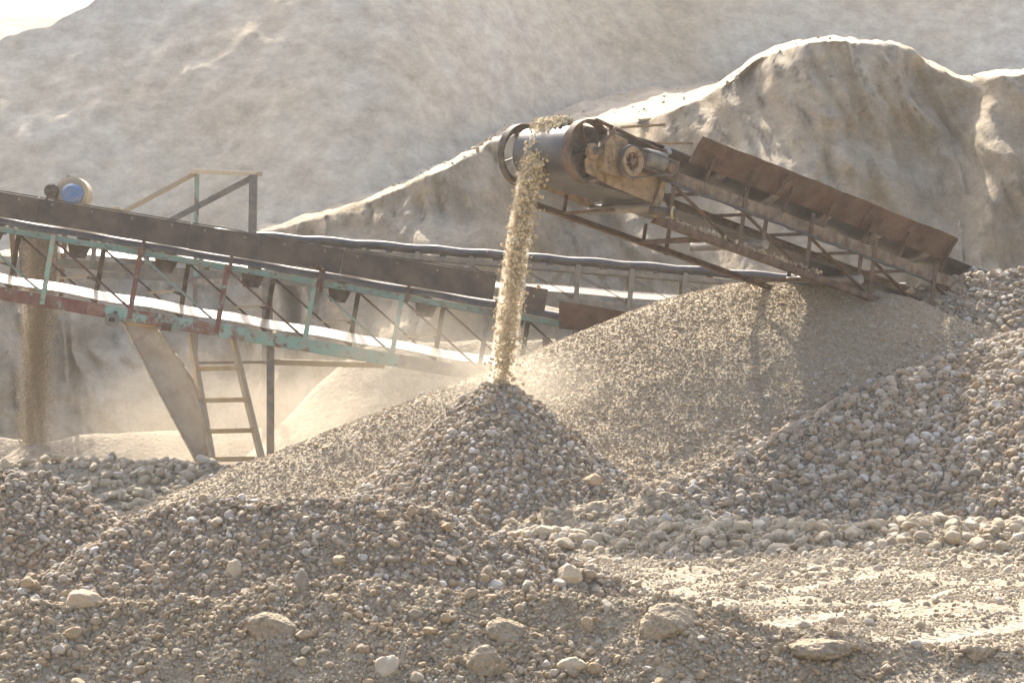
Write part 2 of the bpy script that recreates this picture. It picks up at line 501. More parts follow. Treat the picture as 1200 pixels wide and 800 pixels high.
def proto_set(key, mat, n=7, cuts=9, sub=3, seed0=0):
    out = []
    for k in range(n):
        r = np.random.default_rng(900 + seed0 + k)
        m = stone_mesh('stone_shape', seed0 * 31 + k, sub, cuts, 0.05, (1, r.uniform(0.72, 0.98), r.uniform(0.6, 0.88)), 0.60 if key == 'pale' else 0.54)
        m.materials.append(mat)
        out.append(m)
    return out


PROTO = {k: proto_set(k, M['stone_' + k], seed0=i * 10, cuts=c) for i, (k, c) in enumerate((('grey', 10), ('pale', 8), ('tan', 10), ('gold', 9)))}
PROTO_OBJ = {'grey': [], 'pale': [], 'tan': [], 'gold': []}


def gravel_nodes(key):
    g = bpy.data.node_groups.new('gravel_' + key, 'GeometryNodeTree')
    g.interface.new_socket('Geometry', in_out='INPUT', socket_type='NodeSocketGeometry')
    g.interface.new_socket('Geometry', in_out='OUTPUT', socket_type='NodeSocketGeometry')
    gi = g.nodes.new('NodeGroupInput'); go = g.nodes.new('NodeGroupOutput')
    mp = g.nodes.new('GeometryNodeMeshToPoints')
    inst = g.nodes.new('GeometryNodeInstanceOnPoints')
    g2i = g.nodes.new('GeometryNodeGeometryToInstance')
    for o in PROTO_OBJ[key]:
        oi = g.nodes.new('GeometryNodeObjectInfo')
        oi.inputs['Object'].default_value = o
        g.links.new(oi.outputs['Geometry'], g2i.inputs[0])
    def attr(nm, ty):
        a = g.nodes.new('GeometryNodeInputNamedAttribute'); a.data_type = ty
        a.inputs['Name'].default_value = nm
        return a.outputs['Attribute']
    g.links.new(gi.outputs[0], mp.inputs[0])
    g.links.new(mp.outputs[0], inst.inputs['Points'])
    g.links.new(g2i.outputs[0], inst.inputs['Instance'])
    inst.inputs['Pick Instance'].default_value = True
    g.links.new(attr('pick', 'INT'), inst.inputs['Instance Index'])
    e2r = g.nodes.new('FunctionNodeEulerToRotation')
    g.links.new(attr('turn', 'FLOAT_VECTOR'), e2r.inputs[0])
    g.links.new(e2r.outputs[0], inst.inputs['Rotation'])
    g.links.new(attr('size', 'FLOAT_VECTOR'), inst.inputs['Scale'])
    g.links.new(inst.outputs[0], go.inputs[0])
    return g


GN = {}


def gravel_object(name, pos, size, key, parent, tilt=0.7):
    n = len(pos)
    me = bpy.data.meshes.new(name)
    me.vertices.add(n)
    me.vertices.foreach_set('co', np.asarray(pos, np.float32).ravel())
    sv = size[:, None] * rng.uniform(0.82, 1.15, (n, 3))
    tv = np.stack([rng.normal(0, tilt, n), rng.normal(0, tilt, n), rng.uniform(0, 6.283, n)], -1)
    for nm, ty, key_, arr in (('size', 'FLOAT_VECTOR', 'vector', sv), ('turn', 'FLOAT_VECTOR', 'vector', tv), ('pick', 'INT', 'value', rng.integers(0, 7, n))):
        a = me.attributes.new(nm, ty, 'POINT')
        a.data.foreach_set(key_, np.asarray(arr, np.int32 if ty == 'INT' else np.float32).ravel())
    o = link(name, me, None, parent)
    o['kind'] = 'stuff'
    if key not in GN:
        GN[key] = gravel_nodes(key)
    md = o.modifiers.new('stones', 'NODES')
    md.node_group = GN[key]
    return o


def sizes(n, lo, hi, p=2.2):
    """Stone lengths between lo and hi, small ones more common."""
    return lo + (hi - lo) * rng.random(n) ** p


def scatter(hid, specs, parent, n_parts=280, min_px=9.0, margin=0.06, part_name='stone', proud=(0.0, 0.36)):
    """Strews stones over the heap HID (0 is the ground). specs: (stone key, smallest, largest, cover, where(x, y, z) -> 0..1, power)."""
    if hid:
        b = H[HN[hid - 1]].box
    else:
        b = (-5.5, 6.2, 14.0, 31.0)
    all_p = []
    for key, lo, hi, cover, where, pw in specs:
        mean = lo + (hi - lo) / (pw + 1)
        area = (b[1] - b[0]) * (b[3] - b[2])
        n = int(cover * area / (0.6 * mean * mean))
        x = rng.uniform(b[0], b[1], n); y = rng.uniform(b[2], b[3], n)
        ok = top_id(x, y) == hid
        x, y = x[ok], y[ok]
        z = top(x, y)
        if where is not None:
            ok = rng.random(len(x)) < where(x, y, z)
            x, y, z = x[ok], y[ok], z[ok]
        s = sizes(len(x), lo, hi, pw)
        ok = seen(x, y, z + s * 0.5, margin)
        x, y, z, s = x[ok], y[ok], z[ok], s[ok]
        all_p.append((key, np.stack([x, y, z + s * rng.uniform(*proud, len(x))], -1), s))
    # the stones that show largest become single parts
    px = [(s * K / p[:, 1]) for _, p, s in all_p]
    allpx = np.concatenate(px)
    th = max(min_px, np.sort(allpx)[-n_parts] if len(allpx) > n_parts else 0)
    count = 0
    for (key, p, s), q in zip(all_p, px):
        big = q >= th
        for pp, ss in zip(p[big], s[big]):
            o = bpy.data.objects.new(part_name, random.choice(PROTO[key]))
            COL.objects.link(o)
            o.parent = parent
            o.location = pp
            o.rotation_euler = (random.gauss(0, 0.45), random.gauss(0, 0.45), random.uniform(0, 6.28))
            f = random.uniform(0.85, 1.15)
            o.scale = (ss * f, ss / f, ss * random.uniform(0.8, 1.15))
            count += 1
            if len(PROTO_OBJ[key]) < 7 and o.data not in [z_.data for z_ in PROTO_OBJ[key]]:
                PROTO_OBJ[key].append(o)
        for key_ in (key,):
            while len(PROTO_OBJ[key]) < 7 and big.sum() > 12:
                missing = [m_ for m_ in PROTO[key] if m_ not in [z_.data for z_ in PROTO_OBJ[key]]]
                o = random.choice([c for c in parent.children if c.data in PROTO[key] and c not in PROTO_OBJ[key]])
                o.data = missing[0]
                PROTO_OBJ[key].append(o)
    for (key, p, s), q in zip(all_p, px):
        small = q < th
        if small.sum():
            gravel_object('gravel', p[small], s[small], key, parent)
    print('scatter', HN[hid - 1] if hid else 'ground', 'parts', count, 'stuff', sum(int((q < th).sum()) for q in px))


def heap_object(key, name, label, cat, mat, step=0.05, group=None):
    hp = H[key]
    b = hp.box
    xs = np.arange(b[0], b[1] + step, step); ys = np.arange(b[2], b[3] + step, step)
    X, Y = np.meshgrid(xs, ys, indexing='ij')
    Z = hp.h(X, Y)
    up = Z > ground_h(X, Y) - 0.06
    keep = up[:-1, :-1] | up[1:, :-1] | up[:-1, 1:] | up[1:, 1:]
    Z = np.maximum(Z, -0.6)
    me, _ = grid_mesh(name, X, Y, Z, keep)
    return tag(link(name, me, mat), label, cat, group)


def zone(f):
    return f


# pale boulders first, so that all three kinds have single stones to copy shapes from
windrow = heap_object('windrow', 'stone_windrow', 'low windrow of pale rounded stones along the far side of the wheel tracks', 'stone row', M['soil'], 0.05)
scatter(HN.index('windrow') + 1, [('pale', 0.045, 0.17, 0.8, lambda x, y, z: np.clip(0.25 + z * 8, 0, 1), 2.2), ('tan', 0.035, 0.13, 0.4, lambda x, y, z: np.clip(0.25 + z * 8, 0, 1), 2.4), ('pale', 0.016, 0.05, 1.0, None, 1.5)], windrow)

coarse = heap_object('coarse', 'coarse_gravel_heap', 'grey heap of coarse stones against the tall pile, behind the pale stone windrow', 'gravel heap', M['soil_grey'])
scatter(HN.index('coarse') + 1, [('grey', 0.03, 0.115, 1.5, None, 2.8), ('grey', 0.025, 0.05, 0.8, None, 1.2)], coarse)

long_ = heap_object('long', 'long_gravel_mound', 'long low mound of mixed grey gravel between the front berm and the fresh cone', 'gravel heap', M['soil_grey'], 0.045)
scatter(HN.index('long') + 1, [('tan', 0.045, 0.12, 0.15, lambda x, y, z: np.clip(1.1 - z * 0.8, 0.2, 1), 2.6),
                               ('grey', 0.02, 0.072, 0.95, None, 3.0), ('tan', 0.015, 0.034, 0.6, None, 1.3)], long_)

left = heap_object('left', 'gravel_heap', 'dark grey gravel heap cut off by the left edge of the photo', 'gravel heap', M['soil_grey'], 0.045)
scatter(HN.index('left') + 1, [('grey', 0.022, 0.08, 1.2, None, 3.0), ('tan', 0.02, 0.04, 0.6, None, 1.3)], left)

cone = heap_object('cone', 'fresh_gravel_cone', 'fresh cone of wet looking gravel under the falling stream of stones', 'gravel heap', M['soil_grey'], 0.04)
scatter(HN.index('cone') + 1, [('grey', 0.028, 0.088, 1.3, lambda x, y, z: np.ones_like(x), 2.2), ('grey', 0.03, 0.05, 0.7, None, 1.2)], cone)

main = heap_object('main', 'main_gravel_pile', 'tall tan pile of fine gravel crossed by the shadow of the rusty conveyor', 'gravel heap', M['soil_tan'])
scatter(HN.index('main') + 1, [('tan', 0.014, 0.034, 0.55, None, 2.0), ('tan', 0.034, 0.08, 0.12, lambda x, y, z: np.clip(1.0 - z * 0.42, 0.1, 1), 2.4), ('grey', 0.026, 0.085, 0.7, lambda x, y, z: np.clip(1 - (z - H['coarse'].h(x, y)) / 0.6, 0, 1) ** 1.5, 2.6)], main, proud=(-0.22, 0.10))

rear = heap_object('rear', 'rear_gravel_heap', 'gravel heap behind the tall pile at the low end of the rusty conveyor', 'gravel heap', M['soil_grey'])
scatter(HN.index('rear') + 1, [('grey', 0.03, 0.10, 0.9, None, 2.4)], rear, 200)

mound = heap_object('mound', 'sandy_mound', 'crumbly yellowish sand mound between the gravel cone and the stone windrow', 'sand heap', M['clod'], 0.04)
scatter(HN.index('mound') + 1, [('pale', 0.02, 0.09, 0.35, None, 2.6)], mound, 150)

berm = heap_object('berm', 'dirt_berm', 'berm of dirt and gravel running along the bottom of the photo', 'dirt berm', M['soil_tan'], 0.035)
scatter(HN.index('berm') + 1, [('tan', 0.033, 0.10, 0.24, lambda x, y, z: np.clip(1.0 - (y - 15.6), 0.15, 1), 2.6), ('tan', 0.022, 0.055, 1.0, lambda x, y, z: np.clip(0.75 + 1.2 * fbm(x * 1.6, y * 1.6, 3), 0.1, 1), 1.6),
                               ('pale', 0.012, 0.026, 0.6, None, 1.2)], berm)

back = heap_object('back', 'rear_stone_windrow', 'hazy windrow of pale rocks in front of the sand piles below the ladder', 'stone row', M['soil'])
scatter(HN.index('back') + 1, [('pale', 0.06, 0.15, 1.0, None, 1.8)], back, 200)

heap_object('sandcone', 'brown_sand_cone', 'small brown sand cone under the falling column of sand', 'sand heap', M['sand_dark'])
heap_object('palesand', 'pale_sand_pile', 'pale fine sand pile behind the ladder and the truss conveyor', 'sand heap', M['sand'])

heap_object('talus', 'brown_sand_bank', 'brown sand bank at the foot of the quarry face behind the truss', 'sand heap', M['sand_dark'], 0.08)

scatter(0, [('pale', 0.03, 0.09, 0.18, lambda x, y, z: (1 - np.clip(rut(x, y)[0] * 2, 0, 1)) * np.clip(0.12 + 0.8 * np.clip((y - 21.3) / 1.5, 0, 1) + 0.4 * np.clip(1 - x, 0, 1), 0, 1) * (y < 26), 2.0),
            ('pale', 0.013, 0.032, 0.42, lambda x, y, z: (1 - np.clip(rut(x, y)[0] * 2.2, 0, 1)) * np.clip(0.45 + 2.0 * fbm(x * 1.7, y * 1.7, 3), 0.06, 1), 1.5)], ground)


# ------------------------------------------------------------------ single boulders and clods
def boulder(name, label, cat, px, py, w, h, mat, seed, cuts=8, sink=0.25, depth=0.8, rough=0.05, turn=None):
    p = hit(px, py + h * 0.28)
    k = p.y / K
    me = stone_mesh(name, seed, 4, cuts + 6, 0.04, (1, 1, 1))
    co = np.array([v.co[:] for v in me.vertices])
    rr = np.random.default_rng(seed)
    sink = min(0.5, sink + 0.18)
    n = fbm(co[:, 0] * 5 + seed, co[:, 1] * 5 + co[:, 2] * 6, 5, 0.65) * rough * 1.6
    co = co * (1 + n[:, None] * 2)
    a = rr.uniform(0, 6.28) if turn is None else turn
    c, s = math.cos(a), math.sin(a)
    co = np.stack([co[:, 0] * c - co[:, 1] * s, co[:, 0] * s + co[:, 1] * c, co[:, 2]], -1)
    ext = co.max(0) - co.min(0)
    co = co / ext * np.array([w * k, w * k * depth, h * k * 1.25])
    me.vertices.foreach_set('co', co.astype(np.float32).ravel()); me.update()
    o = link(name, me, mat)
    z = float(top(p.x, p.y))
    o.location = (p.x, p.y + w * k * depth * 0.15, z + h * k * 1.25 * (0.5 - sink))
    return tag(o, label, cat)


boulder('boulder', 'pale rounded boulder at the foot of the long low gravel mound', 'boulder', 664, 676, 36, 26, M['stone_pale'], 11, 5, 0.15)
boulder('boulder', 'small pale pyramid shaped stone perched on top of the stone windrow', 'stone', 1028, 607, 18, 15, M['stone_pale'], 12, 8, 0.1)
boulder('boulder', 'flat brown angular block at the bottom edge below the middle of the berm', 'boulder', 571, 776, 50, 38, M['clod'], 13, 10, 0.2)
boulder('dirt_clod', 'round lump of brown dirt in the berm above the flat brown block', 'dirt clod', 598, 736, 60, 36, M['clod'], 14, 6, 0.3, rough=0.10)
boulder('dirt_clod', 'biggest grey brown clod on the berm crest, just before the wheel tracks', 'dirt clod', 788, 726, 80, 42, M['clod'], 15, 7, 0.3, rough=0.10)
boulder('dirt_clod', 'smooth sandy clod set in the berm below the middle of the long mound', 'dirt clod', 318, 730, 62, 34, M['clod'], 16, 5, 0.38, rough=0.06)
boulder('dirt_clod', 'long flat sandy clod lying at the near end of the wheel ruts', 'dirt clod', 965, 757, 88, 22, M['clod'], 17, 6, 0.3, rough=0.07, turn=0.2)
boulder('dirt_clod', 'sandy clod on the berm near its right end in the photo', 'dirt clod', 1148, 762, 50, 24, M['clod'], 18, 7, 0.3, rough=0.08)
boulder('boulder', 'pale stone lying in the berm left of the flat brown block', 'boulder', 450, 779, 38, 28, M['stone_tan'], 19, 9, 0.25)
boulder('boulder', 'pale flat slab at the bottom edge below the biggest clod', 'boulder', 672, 780, 42, 22, M['stone_pale'], 20, 10, 0.25)
boulder('boulder', 'white pointed stone on the front face of the long gravel mound', 'stone', 274, 667, 18, 20, M['stone_pale'], 21, 9, 0.2)
boulder('boulder', 'tall grey stone at the front foot of the long gravel mound', 'stone', 353, 684, 18, 26, M['stone_grey'], 22, 7, 0.15)
boulder('boulder', 'long tan slab at the foot of the mound beside the dark left heap', 'boulder', 96, 703, 46, 26, M['stone_tan'], 23, 8, 0.25, turn=0.5)
boulder('boulder', 'flat grey brown stone low on the right side of the fresh cone', 'boulder', 693, 565, 26, 15, M['stone_tan'], 24, 8, 0.1)

# ------------------------------------------------------------------ quarry hill
def ip(px, tab):
    a = np.array(tab, float)
    return np.interp(px, a[:, 0], a[:, 1])


PX = np.arange(-420, 1621, 4.0)
def soft_(a, sg):
    k = np.arange(-int(3 * sg), int(3 * sg) + 1); g = np.exp(-0.5 * (k / sg) ** 2); g /= g.sum()
    return np.convolve(np.pad(a, len(k) // 2, mode='edge'), g, 'valid')


wav = 5 * fbm(PX * 0.013, PX * 0 + 3.3, 4)
L1 = soft_(ip(PX, [(-420, 285), (-100, 292), (0, 300), (150, 292), (330, 268), (450, 230), (540, 182), (600, 154), (640, 156), (720, 150), (790, 135), (840, 108), (880, 72), (920, 54), (960, 48), (1050, 54), (1100, 84), (1130, 100), (1165, 90), (1200, 88), (1300, 50), (1620, 40)]), 3) + wav
BAND = soft_(ip(PX, [(-420, 2), (330, 2), (560, 3), (620, 10), (690, 34), (760, 40), (820, 18), (860, 4), (960, 2), (1060, 2), (1100, 4), (1200, 4), (1620, 4)]), 3)
L2 = L1 - BAND
TOPL = ip(PX, [(-420, 75), (-100, 52), (0, 48), (58, 32), (88, 16), (128, -2), (180, -26), (260, -60), (400, -110), (1620, -140)])
Y0 = soft_(ip(PX, [(-420, 48), (-100, 44), (0, 43), (120, 45), (220, 46), (330, 44), (450, 43), (560, 43), (650, 46), (720, 47), (820, 45), (960, 43), (1060, 45), (1104, 46.5), (1140, 44.5), (1250, 43), (1620, 41)]), 8)
Y0 = Y0 + 1.0 * fbm(PX * 0.012, PX * 0 + 9, 3)
CLIFF = soft_(ip(PX, [(-420, 48), (0, 48), (330, 50), (450, 54), (600, 58), (700, 54), (800, 54), (960, 56), (1100, 56), (1620, 54)]), 10)


def reach(Ys, zs, ang, py):
    """Walk from (Ys, zs) up a slope until it shows at pixel row py."""
    t = np.tan(np.radians(ang)); m = (400 - py) / K
    return (zs - t * Ys - CAM_Z) / (m - t)


n1, n2, n3 = 130, 12, 110
rows_y, rows_z, rows_k = [], [], []
zb = np.full(PX.shape, -0.4)
Y1 = reach(Y0, zb, CLIFF, L1); Z1 = CAM_Z + (400 - L1) / K * Y1
ang2 = ip(PX, [(-420, 30), (560, 30), (640, 22), (820, 20), (960, 18), (1100, 20), (1620, 20)])
# the upper slope is one broad smooth face; ledges of different depth lie between it and the lower cliff
TU = math.tan(R(46.0))
YP = soft_(ip(PX, [(-420, 46.5), (300, 45), (480, 45), (580, 48), (680, 53), (850, 54.5), (1620, 55)]), 20)


def up_foot(g):
    return Y1 + g - (CAM_Z + (400 - L2) / K * (Y1 + g)) / TU


wl = np.clip((600 - PX) / 120, 0, 1)
YP = soft_(YP * (1 - wl) + (soft_(up_foot(0.5), 26)) * wl, 22)


def upper(py):
    y = (CAM_Z + TU * YP) / (TU - (400 - py) / K)
    return y, CAM_Z + (400 - py) / K * y


Y2, Z2 = upper(L2)
TP = np.minimum(TOPL, L2 - 12)
Y3, Z3 = upper(TP)
for t in np.linspace(0, 1, n1, endpoint=False):
    # a talus toe below, steep face above
    tt = t
    rows_y.append(Y0 + (Y1 - Y0) * (tt - 0.22 * np.sin(np.pi * tt) * (1 - tt)) ); rows_z.append(zb + (Z1 - zb) * tt); rows_k.append(np.full(PX.shape, 0.0))
for t in np.linspace(0, 1, n2, endpoint=False):
    rows_y.append(Y1 + (Y2 - Y1) * t); rows_z.append(Z1 + (Z2 - Z1) * t); rows_k.append(np.full(PX.shape, 0.55))
for t in np.linspace(0, 1, n3):
    yu, zu = upper(L2 + (TP - L2) * t)
    rows_y.append(yu); rows_z.append(zu); rows_k.append(np.full(PX.shape, 1.0))
for d, dz in ((1.5, 0.1), (5, -0.8), (14, -5), (30, -14)):
    rows_y.append(Y3 + d); rows_z.append(Z3 + dz); rows_k.append(np.full(PX.shape, 1.0))
HY = np.array(rows_y); HZ = np.array(rows_z); HK = np.array(rows_k)
PXX = np.tile(PX, (len(HY), 1))
HXw = (PXX - 600) * HY / K
# erosion: gullies on the face, soft ripples above
rid = 1 - np.abs(fbm(HXw * 0.35 + 0.12 * HZ, HZ * 0.10 + 4, 4))
rid2 = 1 - np.abs(fbm(HXw * 0.8 + 0.25 * HZ + 9, HZ * 0.16, 5, 0.6)) * 1.6
gul = 1.3 * (rid - 0.8) + 0.9 * (rid2 - 0.6) + 0.45 * fbm(HXw * 0.9 + 0.3 * HZ, HZ * 0.8, 4) + 0.16 * fbm(HXw * 2.6 + HZ * 0.8, HZ * 1.6, 5, 0.6)
soft = 0.5 * fbm(HXw * 0.06 + 2 + HZ * 0.06, HY * 0.04, 2) + 0.035 * fbm(HXw * 0.8 + HY * 0.3, HY * 0.4, 5, 0.65) + 0.03 * fbm(HXw * 3, HY * 3, 3)
wk = np.clip(HK * 1.0, 0, 1)
# blend the two kinds near the edge
edge = np.clip(1 - np.abs(HZ - Z1[None, :]) / 1.2, 0, 1)
HY = HY - gul * (1 - wk) * 1.25 * np.clip((HZ + 0.4) / 1.2, 0, 1)
HZ = HZ + soft * wk * (HK > 0.9) * np.clip((HZ - Z2[None, :]) / 1.5, 0, 1) * np.clip((Z3[None, :] - HZ) / 2.5 + (PXX > 330), 0.12, 1) + 0.12 * fbm(HXw * 2, HY * 2, 3) * (HK > 0.4)
HXw = HXw + 0.5 * fbm(HXw * 0.5 + 8, HZ * 0.6, 3) * (1 - wk)
me, used = grid_mesh('quarry_hill', HXw, HY, HZ)
zn = np.clip(wk + 0.0, 0, 1)
a = me.attributes.new('fines', 'FLOAT', 'POINT')
a.data.foreach_set('value', zn.reshape(-1)[used].astype(np.float32))


def hill_mat():
    m, nt, b = new_mat('quarry_face')
    geo = N(nt, 'ShaderNodeNewGeometry')
    pos = geo.outputs['Position']
    sc = N(nt, 'ShaderNodeVectorMath', operation='MULTIPLY'); sc.inputs[1].default_value = (1.0, 0.6, 1.5)
    nt.links.new(pos, sc.inputs[0])
    n1 = N(nt, 'ShaderNodeTexNoise', Scale=0.22, Detail=7.0, Roughness=0.62, Distortion=0.6)
    nt.links.new(sc.outputs[0], n1.inputs['Vector'])
    cliff = ramp(nt, [(0.32, (0.42, 0.315, 0.21)), (0.46, (0.49, 0.40, 0.29)), (0.6, (0.52, 0.445, 0.345)), (0.75, (0.54, 0.485, 0.40))])
    nt.links.new(n1.outputs['Fac'], cliff.inputs[0])
    n2 = N(nt, 'ShaderNodeTexNoise', Scale=0.12, Detail=6.0, Roughness=0.6, Distortion=0.4)
    nt.links.new(pos, n2.inputs['Vector'])
    fines = ramp(nt, [(0.32, (0.45, 0.355, 0.245)), (0.48, (0.53, 0.455, 0.35)), (0.66, (0.55, 0.50, 0.42))])
    nt.links.new(n2.outputs['Fac'], fines.inputs[0])
    at_ = N(nt, 'ShaderNodeAttribute', attribute_name='fines')
    n4 = N(nt, 'ShaderNodeTexNoise', Scale=0.5, Detail=6.0, Roughness=0.7)
    nt.links.new(pos, n4.inputs['Vector'])
    # fines run down over the face in places
    ad = N(nt, 'ShaderNodeMath', operation='MULTIPLY_ADD'); ad.inputs[1].default_value = 1.6; 
    nt.links.new(n4.outputs['Fac'], ad.inputs[0])
    sb = N(nt, 'ShaderNodeMath', operation='SUBTRACT'); sb.inputs[1].default_value = 0.78
    nt.links.new(at_.outputs['Fac'], sb.inputs[0]); nt.links.new(sb.outputs[0], ad.inputs[2])
    mr = N(nt, 'ShaderNodeMapRange'); mr.inputs[1].default_value = 0.2; mr.inputs[2].default_value = 0.9
    nt.links.new(ad.outputs[0], mr.inputs[0])
    c = mix(nt, mr.outputs[0], cliff.outputs[0], fines.outputs[0])
    # scattered dark scrub and stones
    v = N(nt, 'ShaderNodeTexNoise', Scale=3.2, Detail=5.0, Roughness=0.75)
    nt.links.new(pos, v.inputs['Vector'])
    g = N(nt, 'ShaderNodeMapRange'); g.inputs[1].default_value = 0.66; g.inputs[2].default_value = 0.78; g.inputs[4].default_value = 0.6
    nt.links.new(v.outputs['Fac'], g.inputs[0])
    c = mix(nt, g.outputs[0], c, (0.20, 0.17, 0.12))
    nf = N(nt, 'ShaderNodeTexNoise', Scale=2.4, Detail=8.0, Roughness=0.75)
    nt.links.new(sc.outputs[0], nf.inputs['Vector'])
    mf = N(nt, 'ShaderNodeMapRange'); mf.inputs[1].default_value = 0.3; mf.inputs[2].default_value = 0.7; mf.inputs[3].default_value = 0.25; mf.inputs[4].default_value = 0.75
    nt.links.new(nf.outputs['Fac'], mf.inputs[0])
    c = mix(nt, 0.6, c, mf.outputs[0], 'OVERLAY')
    hs = N(nt, 'ShaderNodeHueSaturation', Hue=0.503, Saturation=1.0)
    nt.links.new(c, hs.inputs['Color'])
    nt.links.new(hs.outputs[0], b.inputs['Base Color'])
    b.inputs['Roughness'].default_value = 0.95
    b.inputs['Specular IOR Level'].default_value = 0.1
    n5 = N(nt, 'ShaderNodeTexNoise', Scale=1.1, Detail=9.0, Roughness=0.72, Distortion=0.5)
    nt.links.new(pos, n5.inputs['Vector'])
    bp = N(nt, 'ShaderNodeBump', Strength=0.9, Distance=0.4)
    bs = N(nt, 'ShaderNodeMath', operation='MULTIPLY_ADD'); bs.inputs[1].default_value = -0.72; bs.inputs[2].default_value = 0.9
    nt.links.new(at_.outputs['Fac'], bs.inputs[0]); nt.links.new(bs.outputs[0], bp.inputs['Strength'])
    nt.links.new(n5.outputs['Fac'], bp.inputs['Height'])
    nt.links.new(bp.outputs[0], b.inputs['Normal'])
    return m


M['hill'] = hill_mat()
hill = tag(link('quarry_hill', me, M['hill']), kind='structure')
# loose rock lying on the ledges and slopes
vis = (PXX > -60) & (PXX < 1260)
cand = np.argwhere(vis & (HK > 0.4))
wgt = np.where(HK[cand[:, 0], cand[:, 1]] < 0.9, 3.0, 0.0)
wgt = wgt * np.clip(0.3 + 1.8 * fbm(HXw[cand[:, 0], cand[:, 1]] * 0.35, HY[cand[:, 0], cand[:, 1]] * 0.35, 3), 0.0, 1)
pick = cand[rng.choice(len(cand), 320, p=wgt / wgt.sum())]
hp_ = np.stack([HXw[pick[:, 0], pick[:, 1]], HY[pick[:, 0], pick[:, 1]], HZ[pick[:, 0], pick[:, 1]]], -1) + rng.normal(0, 0.02, (320, 3))
gravel_object('loose_rock', hp_, sizes(320, 0.03, 0.10, 2.5), 'tan', hill, 1.0)

# the bare knoll far behind, at the sky
xs = np.linspace(-75, 25, 90); ys = np.linspace(110, 210, 80)
X, Y = np.meshgrid(xs, ys, indexing='ij')
pk = at(14, 11, 160)
Z = pk.z - 0.010 * (X - pk.x) ** 2 * 0.9 - 0.05 * np.maximum(pk.y - Y, 0) ** 1.8 - 0.006 * np.maximum(Y - pk.y, 0) ** 2 + 0.5 * fbm(X * 0.15, Y * 0.15, 4)
Z = np.maximum(Z, -1)
me, used = grid_mesh('far_hill', X, Y, Z)
a = me.attributes.new('fines', 'FLOAT', 'POINT')
a.data.foreach_set('value', np.full(len(used), 0.5, np.float32))
tag(link('far_hill', me, M['hill']), kind='structure')


# ------------------------------------------------------------------ steel helpers (in a conveyor's own frame: s along, v towards the camera, w up)
def L(s, v, w):
    return Vector((s, -v, w))


def frame_of(p0, p1, up=Vector((0, 0, 1))):
    d = (p1 - p0).normalized()
    if abs(d.dot(up)) > 0.98:
        up = Vector((0, 1, 0))
    side = d.cross(up).normalized()
    u = side.cross(d).normalized()
    return d, side, u


def extrude(name, p0, p1, profile, mat, parent, up=Vector((0, 0, 1)), roll=0.0, smooth=False):
    """Profile: closed 2-D outline (side, up) carried from p0 to p1."""
    d, sd, u = frame_of(p0, p1, up)
    if roll:
        c, s = math.cos(roll), math.sin(roll)
        sd, u = sd * c + u * s, u * c - sd * s
    n = len(profile)
    vs_ = [p0 + sd * a + u * b for a, b in profile] + [p1 + sd * a + u * b for a, b in profile]
    fs = [(i, (i + 1) % n, n + (i + 1) % n, n + i) for i in range(n)]
    me = mesh_np(name, vs_, fs + [tuple(range(n))[::-1], tuple(range(n, 2 * n))])
    bm = bmesh.new(); bm.from_mesh(me); bmesh.ops.recalc_face_normals(bm, faces=bm.faces); bm.to_mesh(me); bm.free()
    if smooth:
        for p in me.polygons:
            p.use_smooth = len(p.vertices) == 4
    return link(name, me, mat, parent)


def rect(w, h):
    return [(-w / 2, -h / 2), (w / 2, -h / 2), (w / 2, h / 2), (-w / 2, h / 2)]


def angle_iron(w, h, t=0.008):
    return [(-w / 2, -h / 2), (w / 2, -h / 2), (w / 2, -h / 2 + t), (-w / 2 + t, -h / 2 + t), (-w / 2 + t, h / 2), (-w / 2, h / 2)]


def channel(w, h, t=0.01):
    return [(-w / 2, -h / 2), (w / 2, -h / 2), (w / 2, -h / 2 + t), (-w / 2 + t, -h / 2 + t), (-w / 2 + t, h / 2 - t), (w / 2, h / 2 - t), (w / 2, h / 2), (-w / 2, h / 2)]


def bar(name, p0, p1, w, h, mat, parent, **k):
    return extrude(name, p0, p1, rect(w, h), mat, parent, **k)


def tube(name, p0, p1, r, mat, parent, n=16):
    return extrude(name, p0, p1, [(r * math.cos(2 * math.pi * i / n), r * math.sin(2 * math.pi * i / n)) for i in range(n)], mat, parent, smooth=True)


def lathe(name, p0, axis, prof, mat, parent, n=28, arc=(0, 2 * math.pi), ref=Vector((0, 0, 1))):
    """prof: (radius, along) outline turned about an axis through p0; an open arc gives a curved strip."""
    ax_ = axis.normalized()
    e1 = (ref - ax_ * ref.dot(ax_)).normalized(); e2 = ax_.cross(e1)
    full = abs(arc[1] - arc[0] - 2 * math.pi) < 1e-6
    cnt = n if full else n + 1
    vs_ = []
    for i in range(cnt):
        a = arc[0] + (arc[1] - arc[0]) * i / n
        for r_, h_ in prof:
            vs_.append(p0 + ax_ * h_ + (e1 * math.cos(a) + e2 * math.sin(a)) * r_)
    m_ = len(prof)
    fs = []
    for i in range(n):
        j = (i + 1) % cnt
        for k in range(m_ - 1):
            fs.append((i * m_ + k, j * m_ + k, j * m_ + k + 1, i * m_ + k + 1))
        if not full:
            fs.append((i * m_ + m_ - 1, j * m_ + m_ - 1, j * m_, i * m_))
    if not full:
        fs.append(tuple(range(m_))); fs.append(tuple(range((cnt - 1) * m_, cnt * m_))[::-1])
    me = mesh_np(name, vs_, fs)
    bm = bmesh.new(); bm.from_mesh(me); bmesh.ops.remove_doubles(bm, verts=bm.verts, dist=1e-5); bmesh.ops.recalc_face_normals(bm, faces=bm.faces); bm.to_mesh(me); bm.free()
    o = link(name, me, mat, parent)
    for p in me.polygons:
        p.use_smooth = True
    try:
        me.set_sharp_from_angle(angle=R(35))
    except Exception:
        pass
    return o


